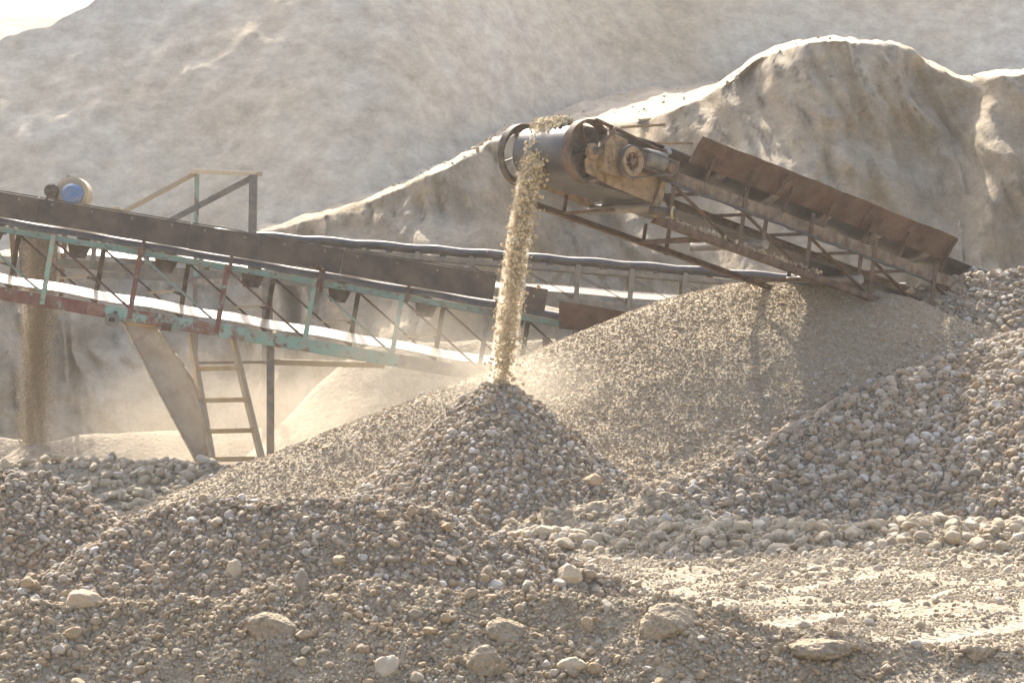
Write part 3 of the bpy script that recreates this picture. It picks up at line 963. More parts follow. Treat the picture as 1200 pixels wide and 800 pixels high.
def plate(name, pts, thick, mat, parent):
    """A flat outline with real thickness."""
    a = [Vector(p) for p in pts]
    nrm = (a[1] - a[0]).cross(a[2] - a[1]).normalized() * thick
    n = len(a)
    vs_ = [p - nrm / 2 for p in a] + [p + nrm / 2 for p in a]
    fs = [tuple(range(n))[::-1], tuple(range(n, 2 * n))] + [(i, (i + 1) % n, n + (i + 1) % n, n + i) for i in range(n)]
    me = mesh_np(name, vs_, fs)
    bm = bmesh.new(); bm.from_mesh(me); bmesh.ops.recalc_face_normals(bm, faces=bm.faces); bm.to_mesh(me); bm.free()
    return link(name, me, mat, parent)


def strip(name, rows, thick, mat, parent):
    """Loft of rows of points (a belt), thickened along its normal."""
    A = np.array([[tuple(p) for p in r] for r in rows])
    du = np.gradient(A, axis=0); dv = np.gradient(A, axis=1)
    nn = np.cross(du, dv); nn /= np.linalg.norm(nn, axis=2, keepdims=True) + 1e-9
    B = A - nn * thick
    n, m_ = A.shape[:2]
    vs_ = np.concatenate([A.reshape(-1, 3), B.reshape(-1, 3)])
    o_ = n * m_
    fs = []
    for i in range(n - 1):
        for j in range(m_ - 1):
            a = i * m_ + j
            fs.append((a, a + 1, a + m_ + 1, a + m_)); fs.append((o_ + a, o_ + a + m_, o_ + a + m_ + 1, o_ + a + 1))
        for j in (0, m_ - 1):
            a = i * m_ + j
            fs.append((a, a + m_, o_ + a + m_, o_ + a))
    for i in (0, n - 1):
        for j in range(m_ - 1):
            a = i * m_ + j
            fs.append((a, a + 1, o_ + a + 1, o_ + a))
    me = mesh_np(name, vs_, fs)
    bm = bmesh.new(); bm.from_mesh(me); bmesh.ops.recalc_face_normals(bm, faces=bm.faces); bm.to_mesh(me); bm.free()
    for p in me.polygons:
        p.use_smooth = True
    try:
        me.set_sharp_from_angle(angle=R(50))
    except Exception:
        pass
    return link(name, me, mat, parent)


def root(name, label, cat, origin, u, up=Vector((0, 0, 1)), group=None):
    u = u.normalized()
    y = up.cross(u).normalized(); w = u.cross(y).normalized()
    e = bpy.data.objects.new(name, None)
    COL.objects.link(e)
    e.empty_display_size = 0.3
    e.matrix_world = Matrix(((u.x, y.x, w.x, origin.x), (u.y, y.y, w.y, origin.y), (u.z, y.z, w.z, origin.z), (0, 0, 0, 1)))
    return tag(e, label, cat, group)


def to_local(e, p):
    return e.matrix_world.inverted() @ p


# ------------------------------------------------------------------ rusty stacking conveyor
A1 = R(12.1)
HEAD = Vector((0.406, 27.0, 3.42))
U1 = Vector((math.cos(A1) * math.sqrt(0.5), math.cos(A1) * math.sqrt(0.5), -math.sin(A1)))
c1 = root('stacking_conveyor', 'rusty inclined belt conveyor dropping stones onto the fresh gravel cone', 'conveyor', HEAD, U1)
RDm, HW, LEN = 0.235, 0.31, 6.6
VN = 0.43
# belt: trough on top, round the drum, flat return
def trough(v, t, rise=0.13):
    a = abs(v)
    return max(0.0, a - 0.12) * math.tan(R(28)) * t
rows = []
for s in np.linspace(LEN, 0.0, 34):
    t = min(1.0, s / 0.9)
    rows.append([L(s, v, RDm + 0.012 + trough(v, t)) for v in np.linspace(HW, -HW, 13)])
for a in np.linspace(0, math.pi, 18)[1:]:
    rows.append([L(-(RDm + 0.012) * math.sin(a), v, (RDm + 0.012) * math.cos(a)) for v in np.linspace(HW, -HW, 13)])
for s in np.linspace(0, LEN, 30)[1:]:
    rows.append([L(s, v, -RDm - 0.012 + 0.05 * min(1, s / 1.5)) for v in np.linspace(HW, -HW, 13)])
strip('belt', rows, -0.011, M['belt'], c1)
lathe('head_drum', L(0, HW + 0.03, 0), Vector((0, 1, 0)), [(0.0, 0), (RDm * 0.97, 0), (RDm, 0.02), (RDm, 2 * HW + 0.04), (RDm * 0.97, 2 * HW + 0.06), (0.0, 2 * HW + 0.06)], M['dark_steel'], c1, 36)
tube('drum_shaft', L(0, -VN - 0.04, 0), L(0, VN + 0.12, 0), 0.035, M['dark_steel'], c1)
# hoop guards at both ends of the drum
for v0, m_ in ((VN - 0.03, 'rust'), (-VN - 0.01, 'dark_steel')):
    arc = (R(-215), R(40)) if v0 > 0 else (R(-200), R(15))
    g = lathe('drum_guard', L(0, v0, 0), Vector((0, 1, 0)), [(0.262, -0.035), (0.292, -0.035), (0.292, 0.05), (0.262, 0.05)] if v0 > 0 else [(0.215, 0.03), (0.292, 0.03), (0.292, -0.045), (0.282, -0.045), (0.282, 0.02), (0.215, 0.02)], M[m_], c1, 36, arc, Vector((0, 0, 1)))
    for s1, w1 in ((-0.13, 0.24), (-0.24, -0.13), (0.16, 0.2)):
        bar('guard_arm', L(s1 * 0.22, v0 - 0.02, w1 * 0.22), L(s1 * 1.02, v0 - 0.02, w1 * 1.02), 0.035, 0.012, M[m_], g)
# side frame at the head: bearing plates, dusty cheek plates
for v0 in (VN, -VN):
    plate('cheek_plate', [L(-0.06, v0, -0.10), L(0.12, v0, 0.12), L(0.62, v0, 0.13), L(1.02, v0, 0.02), L(1.02, v0, -0.26), L(0.30, v0, -0.24), L(-0.02, v0, -0.20)], 0.012, M['rust_dusty'], c1)
    lathe('bearing', L(0, v0 + (0.06 if v0 > 0 else 0), 0), Vector((0, 1, 0)), [(0, 0), (0.055, 0), (0.075, 0.015), (0.075, 0.055), (0, 0.055)], M['rust_dusty'], c1, 18)
lathe('snub_cover', L(0.30, VN + 0.10, 0.05), Vector((0, 1, 0)), [(0, 0), (0.10, 0), (0.12, 0.02), (0.12, 0.09), (0, 0.09)], M['rust_dusty'], c1, 20)
plate('gearbox_side', [L(0.12, VN + 0.05, -0.16), L(0.08, VN + 0.05, 0.10), L(0.18, VN + 0.05, 0.21), L(0.36, VN + 0.05, 0.20), L(0.46, VN + 0.05, 0.02), L(0.40, VN + 0.05, -0.15)], 0.085, M['rust_dusty'], c1)
bar('guard_strut', L(0.02, VN + 0.06, 0.02), L(0.20, VN + 0.06, 0.27), 0.05, 0.03, M['rust'], c1)
bar('guard_strut', L(-0.02, VN + 0.03, 0.29), L(0.95, VN + 0.03, 0.235), 0.045, 0.02, M['rust'], c1)
bar('loose_flat_bar', L(0.25, VN + 0.10, 0.285), L(0.62, VN + 0.28, 0.40), 0.06, 0.015, M['rust_dusty'], c1)
bar('loose_flat_bar', L(0.80, VN + 0.05, 0.29), L(1.12, VN + 0.20, 0.36), 0.05, 0.015, M['rust_dusty'], c1)
# drive: big pulley, motor, small pulley, V belt
pb, ps = L(0.36, VN + 0.20, -0.01), L(0.90, VN + 0.20, 0.075)
lathe('drive_pulley', pb, Vector((0, 1, 0)), [(0.085, 0), (0.12, -0.01), (0.135, -0.01), (0.135, 0.05), (0.12, 0.05), (0.085, 0.04), (0.085, 0)], M['rust_dusty'], c1, 30)
lathe('pulley_hub', pb + Vector((0, -0.005, 0)), Vector((0, 1, 0)), [(0, 0), (0.035, 0), (0.035, 0.10), (0, 0.10)], M['rust'], c1, 14)
for k in range(4):
    a = k * math.pi / 2 + 0.4
    bar('pulley_spoke', pb + Vector((0.02 * math.cos(a), 0.02, 0.02 * math.sin(a))), pb + Vector((0.10 * math.cos(a), 0.02, 0.10 * math.sin(a))), 0.025, 0.02, M['rust'], c1, up=Vector((0, 1, 0)))
lathe('motor_pulley', ps, Vector((0, 1, 0)), [(0, 0), (0.045, 0), (0.056, 0.01), (0.056, 0.05), (0, 0.05)], M['rust'], c1, 18)
# V belt as a loop around the two pulleys
d = ps - pb; dist = math.hypot(d.x, d.z); base = math.atan2(d.z, d.x); al = math.acos((0.138 - 0.058) / dist)
loop = []
for t in np.linspace(base + al, base + 2 * math.pi - al, 20):
    loop.append(pb + Vector((0.138 * math.cos(t), 0, 0.138 * math.sin(t))))
for t in np.linspace(base - al, base + al, 10):
    loop.append(ps + Vector((0.058 * math.cos(t), 0, 0.058 * math.sin(t))))
loop.append(loop[0])
strip('drive_belt', [[p + Vector((0, 0.005, 0)), p + Vector((0, 0.042, 0))] for p in loop], 0.014, M['belt'], c1)
lathe('motor_body', L(0.72, VN + 0.10, 0.10), Vector((1, 0, 0.08)), [(0, -0.14), (0.08, -0.14), (0.095, -0.12), (0.095, 0.12), (0.08, 0.14), (0, 0.14)], M['grey_steel'], c1, 22)
bar('motor_mount', L(0.45, VN + 0.10, -0.005), L(1.0, VN + 0.10, -0.015), 0.12, 0.025, M['rust'], c1)
# stringers and truss
for v0 in (VN, -VN):
    extrude('stringer', L(0.55, v0, 0.045), L(LEN, v0, 0.045), channel(0.05 if v0 < 0 else -0.05, 0.12), M['rust_stringer'], c1)
    extrude('lower_chord', L(0.12 if v0 < 0 else 0.95, v0, -0.40), L(LEN, v0, -0.40), angle_iron(0.06 if v0 < 0 else -0.06, 0.065), M['rust'], c1)
    for k in range(6):
        s = 1.12 + k * 1.02
        if v0 < 0 and k % 2 == 0:
            continue
        extrude('upright', L(s, v0 + (0.035 if v0 > 0 else -0.035), -0.44), L(s, v0 + (0.035 if v0 > 0 else -0.035), 0.20 if v0 > 0 else 0.08), angle_iron(0.055, 0.02, 0.006), M['rust'], c1, up=Vector((0, 1, 0)))
        if k < 5 and v0 > 0:
            bar('diagonal_brace', L(s, v0 + 0.012, -0.02), L(s + 1.02, v0 + 0.012, -0.38), 0.045, 0.010, M['rust'], c1)
bar('end_tie', L(0.14, -VN, -0.26), L(0.14, -VN, -0.42), 0.05, 0.02, M['rust'], c1, up=Vector((0, 1, 0)))
for k in range(7):
    s = 0.9 + k * 0.82
    if k in (1, 3, 5):
        bar('cross_tie', L(s, -VN, -0.415), L(s, VN, -0.415), 0.05, 0.03, M['rust'], c1)
    tr = bar('idler_base', L(s + 0.2, -VN, 0.10), L(s + 0.2, VN, 0.10), 0.06, 0.02, M['rust'], c1)
    tube('idler_roller', L(s + 0.2, -0.12, RDm - 0.055), L(s + 0.2, 0.12, RDm - 0.055), 0.042, M['bright_steel'], tr)
    for sg in (-1, 1):
        tube('idler_roller', L(s + 0.2, sg * 0.14, RDm - 0.05), L(s + 0.2, sg * 0.36, RDm + 0.07), 0.042, M['bright_steel'], tr)
for k in range(4):
    s = 1.0 + k * 1.5
    rr_ = tube('return_roller', L(s, -VN - 0.02, -RDm - 0.035), L(s, VN + 0.06, -RDm - 0.035), 0.045, M['bright_steel'], c1)
    for sg in (-1, 1):
        bar('roller_bracket', L(s, sg * (VN + 0.02), -0.02), L(s, sg * (VN + 0.02), -RDm - 0.08), 0.05, 0.012, M['rust'], rr_, up=Vector((0, 1, 0)))
# the stub roller under the head, its yellow clip, mud along the chord
tube('stub_roller', L(0.86, VN + 0.02, -0.335), L(1.0, VN + 0.22, -0.335), 0.042, M['dark_steel'], c1)
lathe('yellow_collar', L(0.97, VN + 0.20, -0.335), Vector((0.5, -0.8, 0)), [(0.03, 0), (0.06, 0), (0.06, 0.02), (0.03, 0.02), (0.03, 0)], M['wood'], c1, 16)
bar('scraper_post', L(0.98, VN + 0.03, -0.02), L(0.90, VN + 0.05, -0.38), 0.07, 0.03, M['rust_dusty'], c1, up=Vector((0, 1, 0)))
sg_ = np.stack([rng.uniform(1.1, 3.4, 150), -(VN + rng.normal(0.01, 0.02, 150)), -0.355 + rng.random(150) * 0.03], -1)
gravel_object('spilled_gravel', sg_, sizes(150, 0.015, 0.055, 2.0), 'pale', c1, 1.0)
# lower brackets hanging under the belt
for s in (0.62, 1.75):
    tie = bar('hanger_tie', L(s, -VN, -0.40), L(s + 0.05, VN - 0.25, -0.37), 0.05, 0.02, M['rust'], c1)
    bar('hanger', L(s, -VN + 0.02, -0.40), L(s, -VN + 0.02, -0.22), 0.04, 0.012, M['rust'], tie, up=Vector((0, 1, 0)))
cb = [L(0.9 + 0.12 * q, VN + 0.06 + 0.01 * math.sin(q * 2.1), -0.025 - 0.012 * abs(math.sin(q * 0.4))) for q in range(36)]
rows = [[p + Vector((0, 0.011 * math.cos(a), 0.011 * math.sin(a))) for a in np.linspace(0, 2 * math.pi, 7)] for p in cb]
strip('power_cable', rows, 0.002, M['belt'], c1)
# side board with its stays
sb0, sb1 = 1.30, 5.38
for (a, b_) in ((sb0, 2.62), (2.62, 3.96), (3.96, sb1)):
    sag = 0.006 * math.sin(a * 5)
    rows = []
    for q in np.linspace(a, b_ - 0.004, 16):
        dn = 0.022 * fbm(q * 2.6 + 3, 1.7, 3)
        tp = 0.475 + 0.008 * fbm(q * 3.3, 6.1, 3)
        rows.append([L(q, VN + 0.02 + 0.14 * g + dn * (0.3 + g) + 0.012 * fbm(q * 5, g * 4 + 2, 2), 0.235 + sag + (tp - 0.235) * g) for g in np.linspace(0, 1, 6)])
    sd = strip('side_board', rows, 0.008, M['rust_plate'], c1)
    bar('board_rib', L(b_ - 0.06, VN + 0.035, 0.24), L(b_ - 0.06, VN + 0.17, 0.46), 0.035, 0.012, M['rust'], sd, up=Vector((1, 0, 0)))
for s in (1.55, 2.14, 2.72, 3.35, 4.0, 4.6, 5.3):
    bar('board_stay', L(s, VN + 0.02, 0.10), L(s, VN + 0.10, 0.36), 0.04, 0.012, M['rust'], c1, up=Vector((1, 0, 0)))
# legs behind the pile
for v0 in (VN, -VN):
    p = c1.matrix_world @ L(5.2, v0, -0.4)
    bar('leg', L(5.2, v0, -0.4), to_local(c1, Vector((p.x, p.y, 0.0))), 0.08, 0.08, M['rust'], c1)
tube('tail_drum', L(LEN, -HW, 0), L(LEN, HW, 0), 0.2, M['dark_steel'], c1, 24)
for v0 in (VN, -VN):
    p = c1.matrix_world @ L(LEN, v0, -0.4)
    bar('leg', L(LEN - 0.05, v0, -0.4), to_local(c1, Vector((p.x, p.y, 0.0))), 0.08, 0.08, M['rust'], c1)

# stones riding on the belt and in the air
n = 700
s = rng.uniform(-0.02, 1.6, n); v = rng.normal(-0.07, 0.085, n)
wtop = RDm + 0.03 + 0.06 * np.exp(-((v + 0.07) / 0.1) ** 2) * rng.random(n)
pl = np.array([tuple(c1.matrix_world @ L(a, b_, c_)) for a, b_, c_ in zip(s, v, wtop)])
n2_ = 11500
t = np.sqrt(rng.random(n2_)) * 0.70
t = rng.random(n2_) * 0.76
v = np.clip(-0.07 + rng.normal(0, 1, n2_) * (0.105 - 0.04 * np.minimum(1, t / 0.3)), -0.27, 0.13) * (1 - 0.25 * t)
sp = rng.normal(1.0, 0.07, n2_) + (rng.random(n2_) < 0.08) * rng.normal(0, 0.18, n2_)
w = RDm + 0.03 + rng.random(n2_) * 0.06
fx = -sp * t
ca, sa = math.cos(A1), math.sin(A1)
p0 = np.array([tuple(c1.matrix_world @ L(0, b_, c_)) for b_, c_ in zip(v, w)])
uh = np.array((math.sqrt(0.5), math.sqrt(0.5), 0))
air = p0 + uh[None, :] * fx[:, None] * ca
air[:, 2] += sp * sa * t - 4.9 * t * t
air += rng.normal(0, 0.012, air.shape)
ok = air[:, 2] > top(air[:, 0], air[:, 1]) + 0.02
air = air[ok]
SS = sizes(len(air), 0.011, 0.048, 2.6) * np.clip(1.35 - 0.9 * t[ok], 0.8, 1.35)
stream = bpy.data.objects.new('falling_gravel', None)
COL.objects.link(stream)
big = np.argsort(SS)[-260:]
for q, k in enumerate(big):
    o = bpy.data.objects.new('stone', PROTO['gold'][q % 7])
    COL.objects.link(o)
    o.parent = stream
    o.location = air[k]; o.rotation_euler = tuple(rng.uniform(0, 6.28, 3)); o.scale = (SS[k],) * 3
    if q < 7:
        PROTO_OBJ['gold'].append(o)
rest = np.setdiff1d(np.arange(len(air)), big)
gravel_object('gravel', air[rest], SS[rest], 'gold', stream, 1.5)
tag(stream, 'stream of golden tan stones falling from the conveyor head to the cone', 'gravel stream')
bl = gravel_object('belt_load', pl, sizes(len(pl), 0.03, 0.085, 2.0), 'gold', None, 1.2)
tag(bl, 'tan stones riding over the drum of the rusty conveyor', 'gravel', kind='stuff')

# ------------------------------------------------------------------ painted truss conveyor
S2 = 0.1695
A2 = math.atan(S2)
O2 = at(-140, 268 - 140 * S2, 30.6); O2.y = 31.0
U2 = Vector((math.cos(A2), 0, -math.sin(A2)))
c2 = root('truss_conveyor', 'long truss conveyor in flaking red and teal paint with grey skirt band', 'conveyor', O2, U2)
PM = 113.0 * 1.0


def sx(px):           # distance along conveyor 2 of an image column, near side
    return (px + 140) / (K / 30.6) / math.cos(A2) 


NV = 0.40
END2 = sx(800)
panel = sx(165) - sx(63)
for v0, nm in ((NV, 'near'), (-NV, 'far')):
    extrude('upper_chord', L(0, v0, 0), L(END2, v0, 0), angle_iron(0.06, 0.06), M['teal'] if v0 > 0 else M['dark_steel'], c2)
    # the lower chord comes in differently painted lengths
    cuts_ = [0, sx(115), sx(205), sx(300), sx(480), END2]
    if v0 > 0:
        for a, b_, mm in zip(cuts_[:-1], cuts_[1:], ('red', 'mixed', 'mixed', 'teal', 'grey_steel')):
            extrude('lower_chord', L(a, v0, -0.66), L(b_ - 0.003, v0, -0.66), channel(-0.055, 0.135), M[mm], c2)
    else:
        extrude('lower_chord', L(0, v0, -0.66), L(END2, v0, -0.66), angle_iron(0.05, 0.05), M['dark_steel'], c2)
    ph = sx(63) if v0 > 0 else sx(110)
    paints = ('red', 'teal', 'red', 'red', 'teal', 'teal', 'grey_steel', 'grey_steel', 'grey_steel')
    for k in range(-2, 8):
        s = ph + k * panel
        if s < 0.05 or s > END2:
            continue
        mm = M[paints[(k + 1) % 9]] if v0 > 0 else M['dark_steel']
        extrude('post', L(s, v0 + 0.03, -0.70), L(s, v0 + 0.03, 0.03), angle_iron(0.05, 0.03, 0.007), mm, c2, up=Vector((0, 1, 0)))
        if s + panel < END2:
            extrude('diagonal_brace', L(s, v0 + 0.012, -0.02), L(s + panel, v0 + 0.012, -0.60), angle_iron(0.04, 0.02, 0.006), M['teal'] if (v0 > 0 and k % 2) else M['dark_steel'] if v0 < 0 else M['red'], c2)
# cross ties, return idler brackets, idlers
for k in range(-2, 8):
    s = sx(63) + k * panel
    if s < 0.05 or s > END2:
        continue
    bar('cross_tie', L(s + 0.05, -NV, -0.64), L(s + 0.05, NV, -0.64), 0.04, 0.03, M['dark_steel'], c2)
    bk = bar('return_bracket', L(s + 0.10, 0.12, -0.40), L(s + 0.42, 0.30, -0.33), 0.05, 0.018, M['timber_grey'], c2)
    bar('bracket_arm', L(s + 0.40, -NV, -0.36), L(s + 0.40, 0.30, -0.34), 0.03, 0.03, M['dark_steel'], bk)
    ib = bar('idler_base', L(s + 0.25, -NV, -0.03), L(s + 0.25, NV, -0.03), 0.07, 0.03, M['dark_steel'], c2)
    plate('idler_cheek', [L(s + 0.14, NV - 0.10, -0.03), L(s + 0.18, NV - 0.10, -0.17), L(s + 0.34, NV - 0.10, -0.16), L(s + 0.38, NV - 0.10, -0.03)], 0.02, M['dark_steel'], ib)
    tube('idler_roller', L(s + 0.25, -0.12, 0.01), L(s + 0.25, 0.12, 0.01), 0.04, M['bright_steel'], ib)
    for sg in (-1, 1):
        tube('idler_roller', L(s + 0.25, sg * 0.14, 0.015), L(s + 0.25, sg * 0.34, 0.085), 0.04, M['bright_steel'], ib)
# carrying belt: rounded sagging near edge; return belt hanging tilted towards the camera
rows = []
for s in np.linspace(0, END2, 70):
    sag = 0.006 * math.sin(s / panel * 2 * math.pi)
    rows.append([L(s, v, w + sag) for v, w in ((-0.36, 0.165), (-0.25, 0.11), (-0.12, 0.065), (0.12, 0.065), (0.25, 0.095), (0.34, 0.115), (0.385, 0.105), (0.405, 0.075), (0.40, 0.045))])
strip('carrying_belt', rows, 0.010, M['belt'], c2)
rows = []
for s in np.linspace(0.0, END2, 80):
    sag = 0.006 * math.sin(s / panel * 2 * math.pi + 0.8) + 0.008 * fbm(s * 2, 1.5, 2)
    rows.append([L(s, v, -0.515 + sag - 0.42 * v * (1 + 0.05 * math.sin(s * 3))) for v in (-0.11, -0.05, 0.0, 0.05, 0.10)])
strip('return_belt', rows, 0.010, M['belt_dusty'], c2)
# load on the carrying belt
rows = []
for s in np.linspace(0.0, END2, 200):
    b_ = 0.025 * fbm(s * 6, 2.2, 3)
    rows.append([L(s, v, 0.085 + (0.075 + b_) * (1 - (v / 0.30) ** 2)) for v in np.linspace(-0.29, 0.29, 9)])
strip('sand_load', rows, 0.006, M['sand'], c2)
# skirt band, its clamp flats and stays
skA, skB = 0.0, sx(575)
nseg = 4
for k in range(nseg):
    a = skA + (skB - skA) * k / nseg; b_ = skA + (skB - skA) * (k + 1) / nseg
    rows = []
    for s in np.linspace(a + (0.002 if k else 0), b_, 14):
        wv = 0.008 * math.sin(s * 2.3) + 0.006 * fbm(s * 1.5, 4.4, 2)
        lo = 0.115 + 0.014 * (s / END2); hi = 0.372 + 0.02 * s / END2
        rows.append([L(s, 0.435 + wv * (1 - q), lo + (hi - lo) * q) for q in np.linspace(0, 1, 4)])
    strip('skirt_band', rows, 0.010, M['skirt'], c2)
    bar('skirt_lip', L(a + 0.01, 0.428, 0.385 + 0.02 * a / END2), L(b_ - 0.01, 0.428, 0.385 + 0.02 * b_ / END2), 0.03, 0.012, M['dark_steel'], c2)
    for q in np.arange(a + 0.15, b_, 0.42):
        lathe('bolt', L(q, 0.442 + 0.008, 0.335), Vector((0, 1, 0)), [(0, 0), (0.013, 0), (0.013, 0.02), (0, 0.02)], M['grey_steel'], c2, 8)
    bar('skirt_flat', L(a + 0.02, 0.418, 0.122), L(b_ - 0.25, 0.418, 0.128), 0.022, 0.012, M['timber_grey'], c2)
rows = [[L(s, 0.435, 0.10 + 0.23 * q) for q in (0, 0.5, 1)] for s in np.linspace(sx(610), sx(636), 4)]
strip('skirt_band', rows, 0.010, M['skirt'], c2)
for px_ in (165, 268, 372, 475, 578):
    bar('skirt_stay', L(sx(px_) + 0.02, 0.455, -0.05), L(sx(px_) + 0.02, 0.455, 0.14), 0.035, 0.02, M['rust'], c2, up=Vector((0, 1, 0)))
# bent handle pipe on one post
hp = [L(sx(372) + 0.05, 0.47, -0.10), L(sx(372) + 0.05, 0.47, 0.13), L(sx(372) + 0.02, 0.47, 0.165), L(sx(372) - 0.06, 0.47, 0.165), L(sx(372) - 0.10, 0.47, 0.14)]
for a, b_ in zip(hp[:-1], hp[1:]):
    tube('bent_pipe', a, b_, 0.018, M['rust'], c2, 10)
# rusty feed box at the right
p4 = [to_local(c2, at(px_, py_, 30.4)) for px_, py_ in ((655, 352), (738, 366), (738, 392), (655, 385))]
plate('feed_box', p4, 0.02, M['rust_plate'], c2)
# roller wheel and block under the lower chord
wp = to_local(c2, at(131, 375, 30.5))
lathe('guide_wheel', wp, Vector((0, 1, 0)), [(0.03, 0), (0.075, 0), (0.075, 0.05), (0.03, 0.05), (0.03, 0)], M['grey_steel'], c2, 22)
tube('wheel_axle', wp + Vector((0, -0.02, 0)), wp + Vector((0, 0.3, 0)), 0.022, M['dark_steel'], c2)
bar('wheel_hanger', wp + Vector((0, 0.07, 0)), wp + Vector((0.02, 0.07, 0.10)), 0.04, 0.02, M['rust'], c2, up=Vector((0, 1, 0)))
bp_ = to_local(c2, at(195, 383, 30.5))
bar('pad_block', bp_ + Vector((-0.045, 0, 0)), bp_ + Vector((0.045, 0, 0)), 0.08, 0.08, M['rust'], c2)
# legs of the truss
for px_, Yl, topy in ((317, 30.7, 396), (-60, 30.7, 330), (640, 31.3, 395), (-60, 31.4, 330)):
    a = at(px_, topy, Yl)
    zt = a.z
    bar('leg', to_local(c2, a), to_local(c2, Vector((a.x, a.y, -0.1))), 0.075 if px_ in (317, 640) else 0.05, 0.075 if px_ in (317, 640) else 0.05, M['grey_steel'], c2, up=Vector((0, 1, 0)))
bar('leg_beam', to_local(c2, at(318, 424, 30.75)), to_local(c2, at(450, 428, 31.2)), 0.05, 0.06, M['timber_grey'], c2)
bar('leg_brace', to_local(c2, at(232, 425, 31.4)), to_local(c2, at(330, 424, 31.4)), 0.04, 0.03, M['grey_steel'], c2)

# ------------------------------------------------------------------ grey belt conveyor further behind
S3 = 0.079
A3 = math.atan(S3)
O3 = at(60, 260, 36.0)
c3 = root('belt_conveyor', 'slim grey belt conveyor running behind the falling stones under the rusty conveyor', 'conveyor', O3, Vector((math.cos(A3), 0, -math.sin(A3))))
PM3 = K / 36.0


def s3(px):
    return (px - 60) / PM3


E3 = s3(1060)
rows = []
for s in np.linspace(0, E3, 80):
    sg = 0.008 * math.sin(s / 0.65 * 2 * math.pi)
    rows.append([L(s, v, w + sg) for v, w in ((-0.34, 0.07), (-0.15, 0.02), (0.1, 0.02), (0.26, 0.055), (0.31, 0.06), (0.345, 0.045), (0.36, 0.015), (0.345, -0.015), (0.31, -0.03))])
strip('carrying_belt', rows, 0.012, M['belt'], c3)
rows = [[L(s, v, -0.335 - 0.42 * v + 0.005 * math.sin(s * 4.2)) for v in (-0.1, -0.03, 0.03, 0.1)] for s in np.linspace(0, E3, 70)]
strip('return_belt', rows, 0.010, M['belt_dusty'], c3)
for v0 in (0.36, -0.36):
    bar('upper_chord', L(0, v0, -0.085), L(E3, v0, -0.085), 0.05, 0.06, M['grey_steel'], c3)
    bar('lower_chord', L(0, v0, -0.49), L(E3, v0, -0.49), 0.05, 0.10, M['grey_steel'], c3)
    k = 0
    s = s3(617) - 8 * 0.65
    while s < E3:
        if s > 0.05:
            bar('post', L(s, v0 + (0.03 if v0 > 0 else -0.03), -0.54), L(s, v0 + (0.03 if v0 > 0 else -0.03), -0.02), 0.06, 0.02, M['grey_steel'], c3, up=Vector((0, 1, 0)))
            if v0 > 0:
                tube('idler_roller', L(s + 0.3, 0.1, -0.06), L(s + 0.3, 0.34, -0.02), 0.04, M['dark_steel'], c3, 12)
            bar('diagonal_brace', L(s, v0, -0.13), L(s + 0.65, v0, -0.44), 0.03, 0.008, M['dark_steel'], c3)
        s += 0.65
for px_ in (318, 660, 960):
    for v0 in (0.36, -0.36):
        p = c3.matrix_world @ L(s3(px_), v0, -0.54)
        bar('leg', L(s3(px_), v0, -0.5), to_local(c3, Vector((p.x, p.y, -0.1))), 0.07, 0.07, M['grey_steel'], c3, up=Vector((0, 1, 0)))

# ------------------------------------------------------------------ open service frame behind the skirt band
f0 = root('service_frame', 'open steel frame of two posts and a beam standing above the skirt band', 'steel frame', at(262, 275, 32.0), Vector((1, 0, 0)))
def fl(px, py, Y_):
    return to_local(f0, at(px, py, Y_))
near_, far_ = 31.75, 33.6
bar('post', fl(295, 330, near_), fl(297, 205, near_), 0.085, 0.085, M['grey_steel'], f0, up=Vector((0, 1, 0)))
bar('post', fl(229, 330, far_), fl(231, 203, far_), 0.05, 0.05, M['teal'], f0, up=Vector((0, 1, 0)))
bar('top_beam', fl(226, 201, far_), fl(304, 204, near_), 0.07, 0.05, M['timber_grey'], f0)
bar('brace', fl(228, 204, far_), fl(140, 251, far_), 0.05, 0.05, M['timber_grey'], f0)
bar('brace', fl(294, 209, near_), fl(186, 266, near_), 0.065, 0.06, M['grey_steel'], f0)
bar('foot_beam', fl(120, 322, 33.6), fl(320, 332, 33.6), 0.07, 0.07, M['grey_steel'], f0)
bar('foot_beam', fl(229, 330, far_), fl(300, 330, near_), 0.07, 0.07, M['grey_steel'], f0)
p = at(229, 325, far_)
bar('leg', to_local(f0, p), to_local(f0, Vector((p.x, p.y, -0.1))), 0.05, 0.05, M['grey_steel'], f0, up=Vector((0, 1, 0)))

# ------------------------------------------------------------------ sand conveyor seen end on, with its blue motor
S0 = at(45, 248, 34.0)
c4 = root('sand_conveyor', 'sand conveyor head with blue motor, half hidden behind the skirt band', 'conveyor', S0, Vector((-0.156, 0.97, -0.10)))
def l4(px, py, Y_):
    return to_local(c4, at(px, py, Y_))
tube('head_drum', l4(25, 256, 34.2), l4(64, 256, 34.2), 0.16, M['dark_steel'], c4, 24)
rows = []
ex = c4.matrix_world.inverted().to_3x3() @ Vector((1, 0, 0))
for s in np.linspace(8, 0.2, 14):
    rows.append([L(s, 0, 0.08) + ex * v for v in (-0.25, -0.1, 0.1, 0.25)])
strip('belt', rows, 0.01, M['belt'], c4)
for q in (-0.32, 0.32):
    bar('stringer', L(-0.1, 0, 0.0) + ex * q, L(8, 0, 0.0) + ex * q, 0.06, 0.10, M['rust'], c4)
for s in (2.2, 7.5):
    for q in (-0.03, 0.03):
        p = c4.matrix_world @ (L(s, 0, 0) + ex * q)
        bar('leg', L(s, 0, 0) + ex * q, to_local(c4, Vector((p.x, p.y, -0.2))), 0.06, 0.06, M['grey_steel'], c4)
bar('deck_board', l4(20, 246, 33.9), l4(142, 247, 33.9), 0.25, 0.04, M['timber_grey'], c4)
wi = c4.matrix_world.inverted().to_3x3()
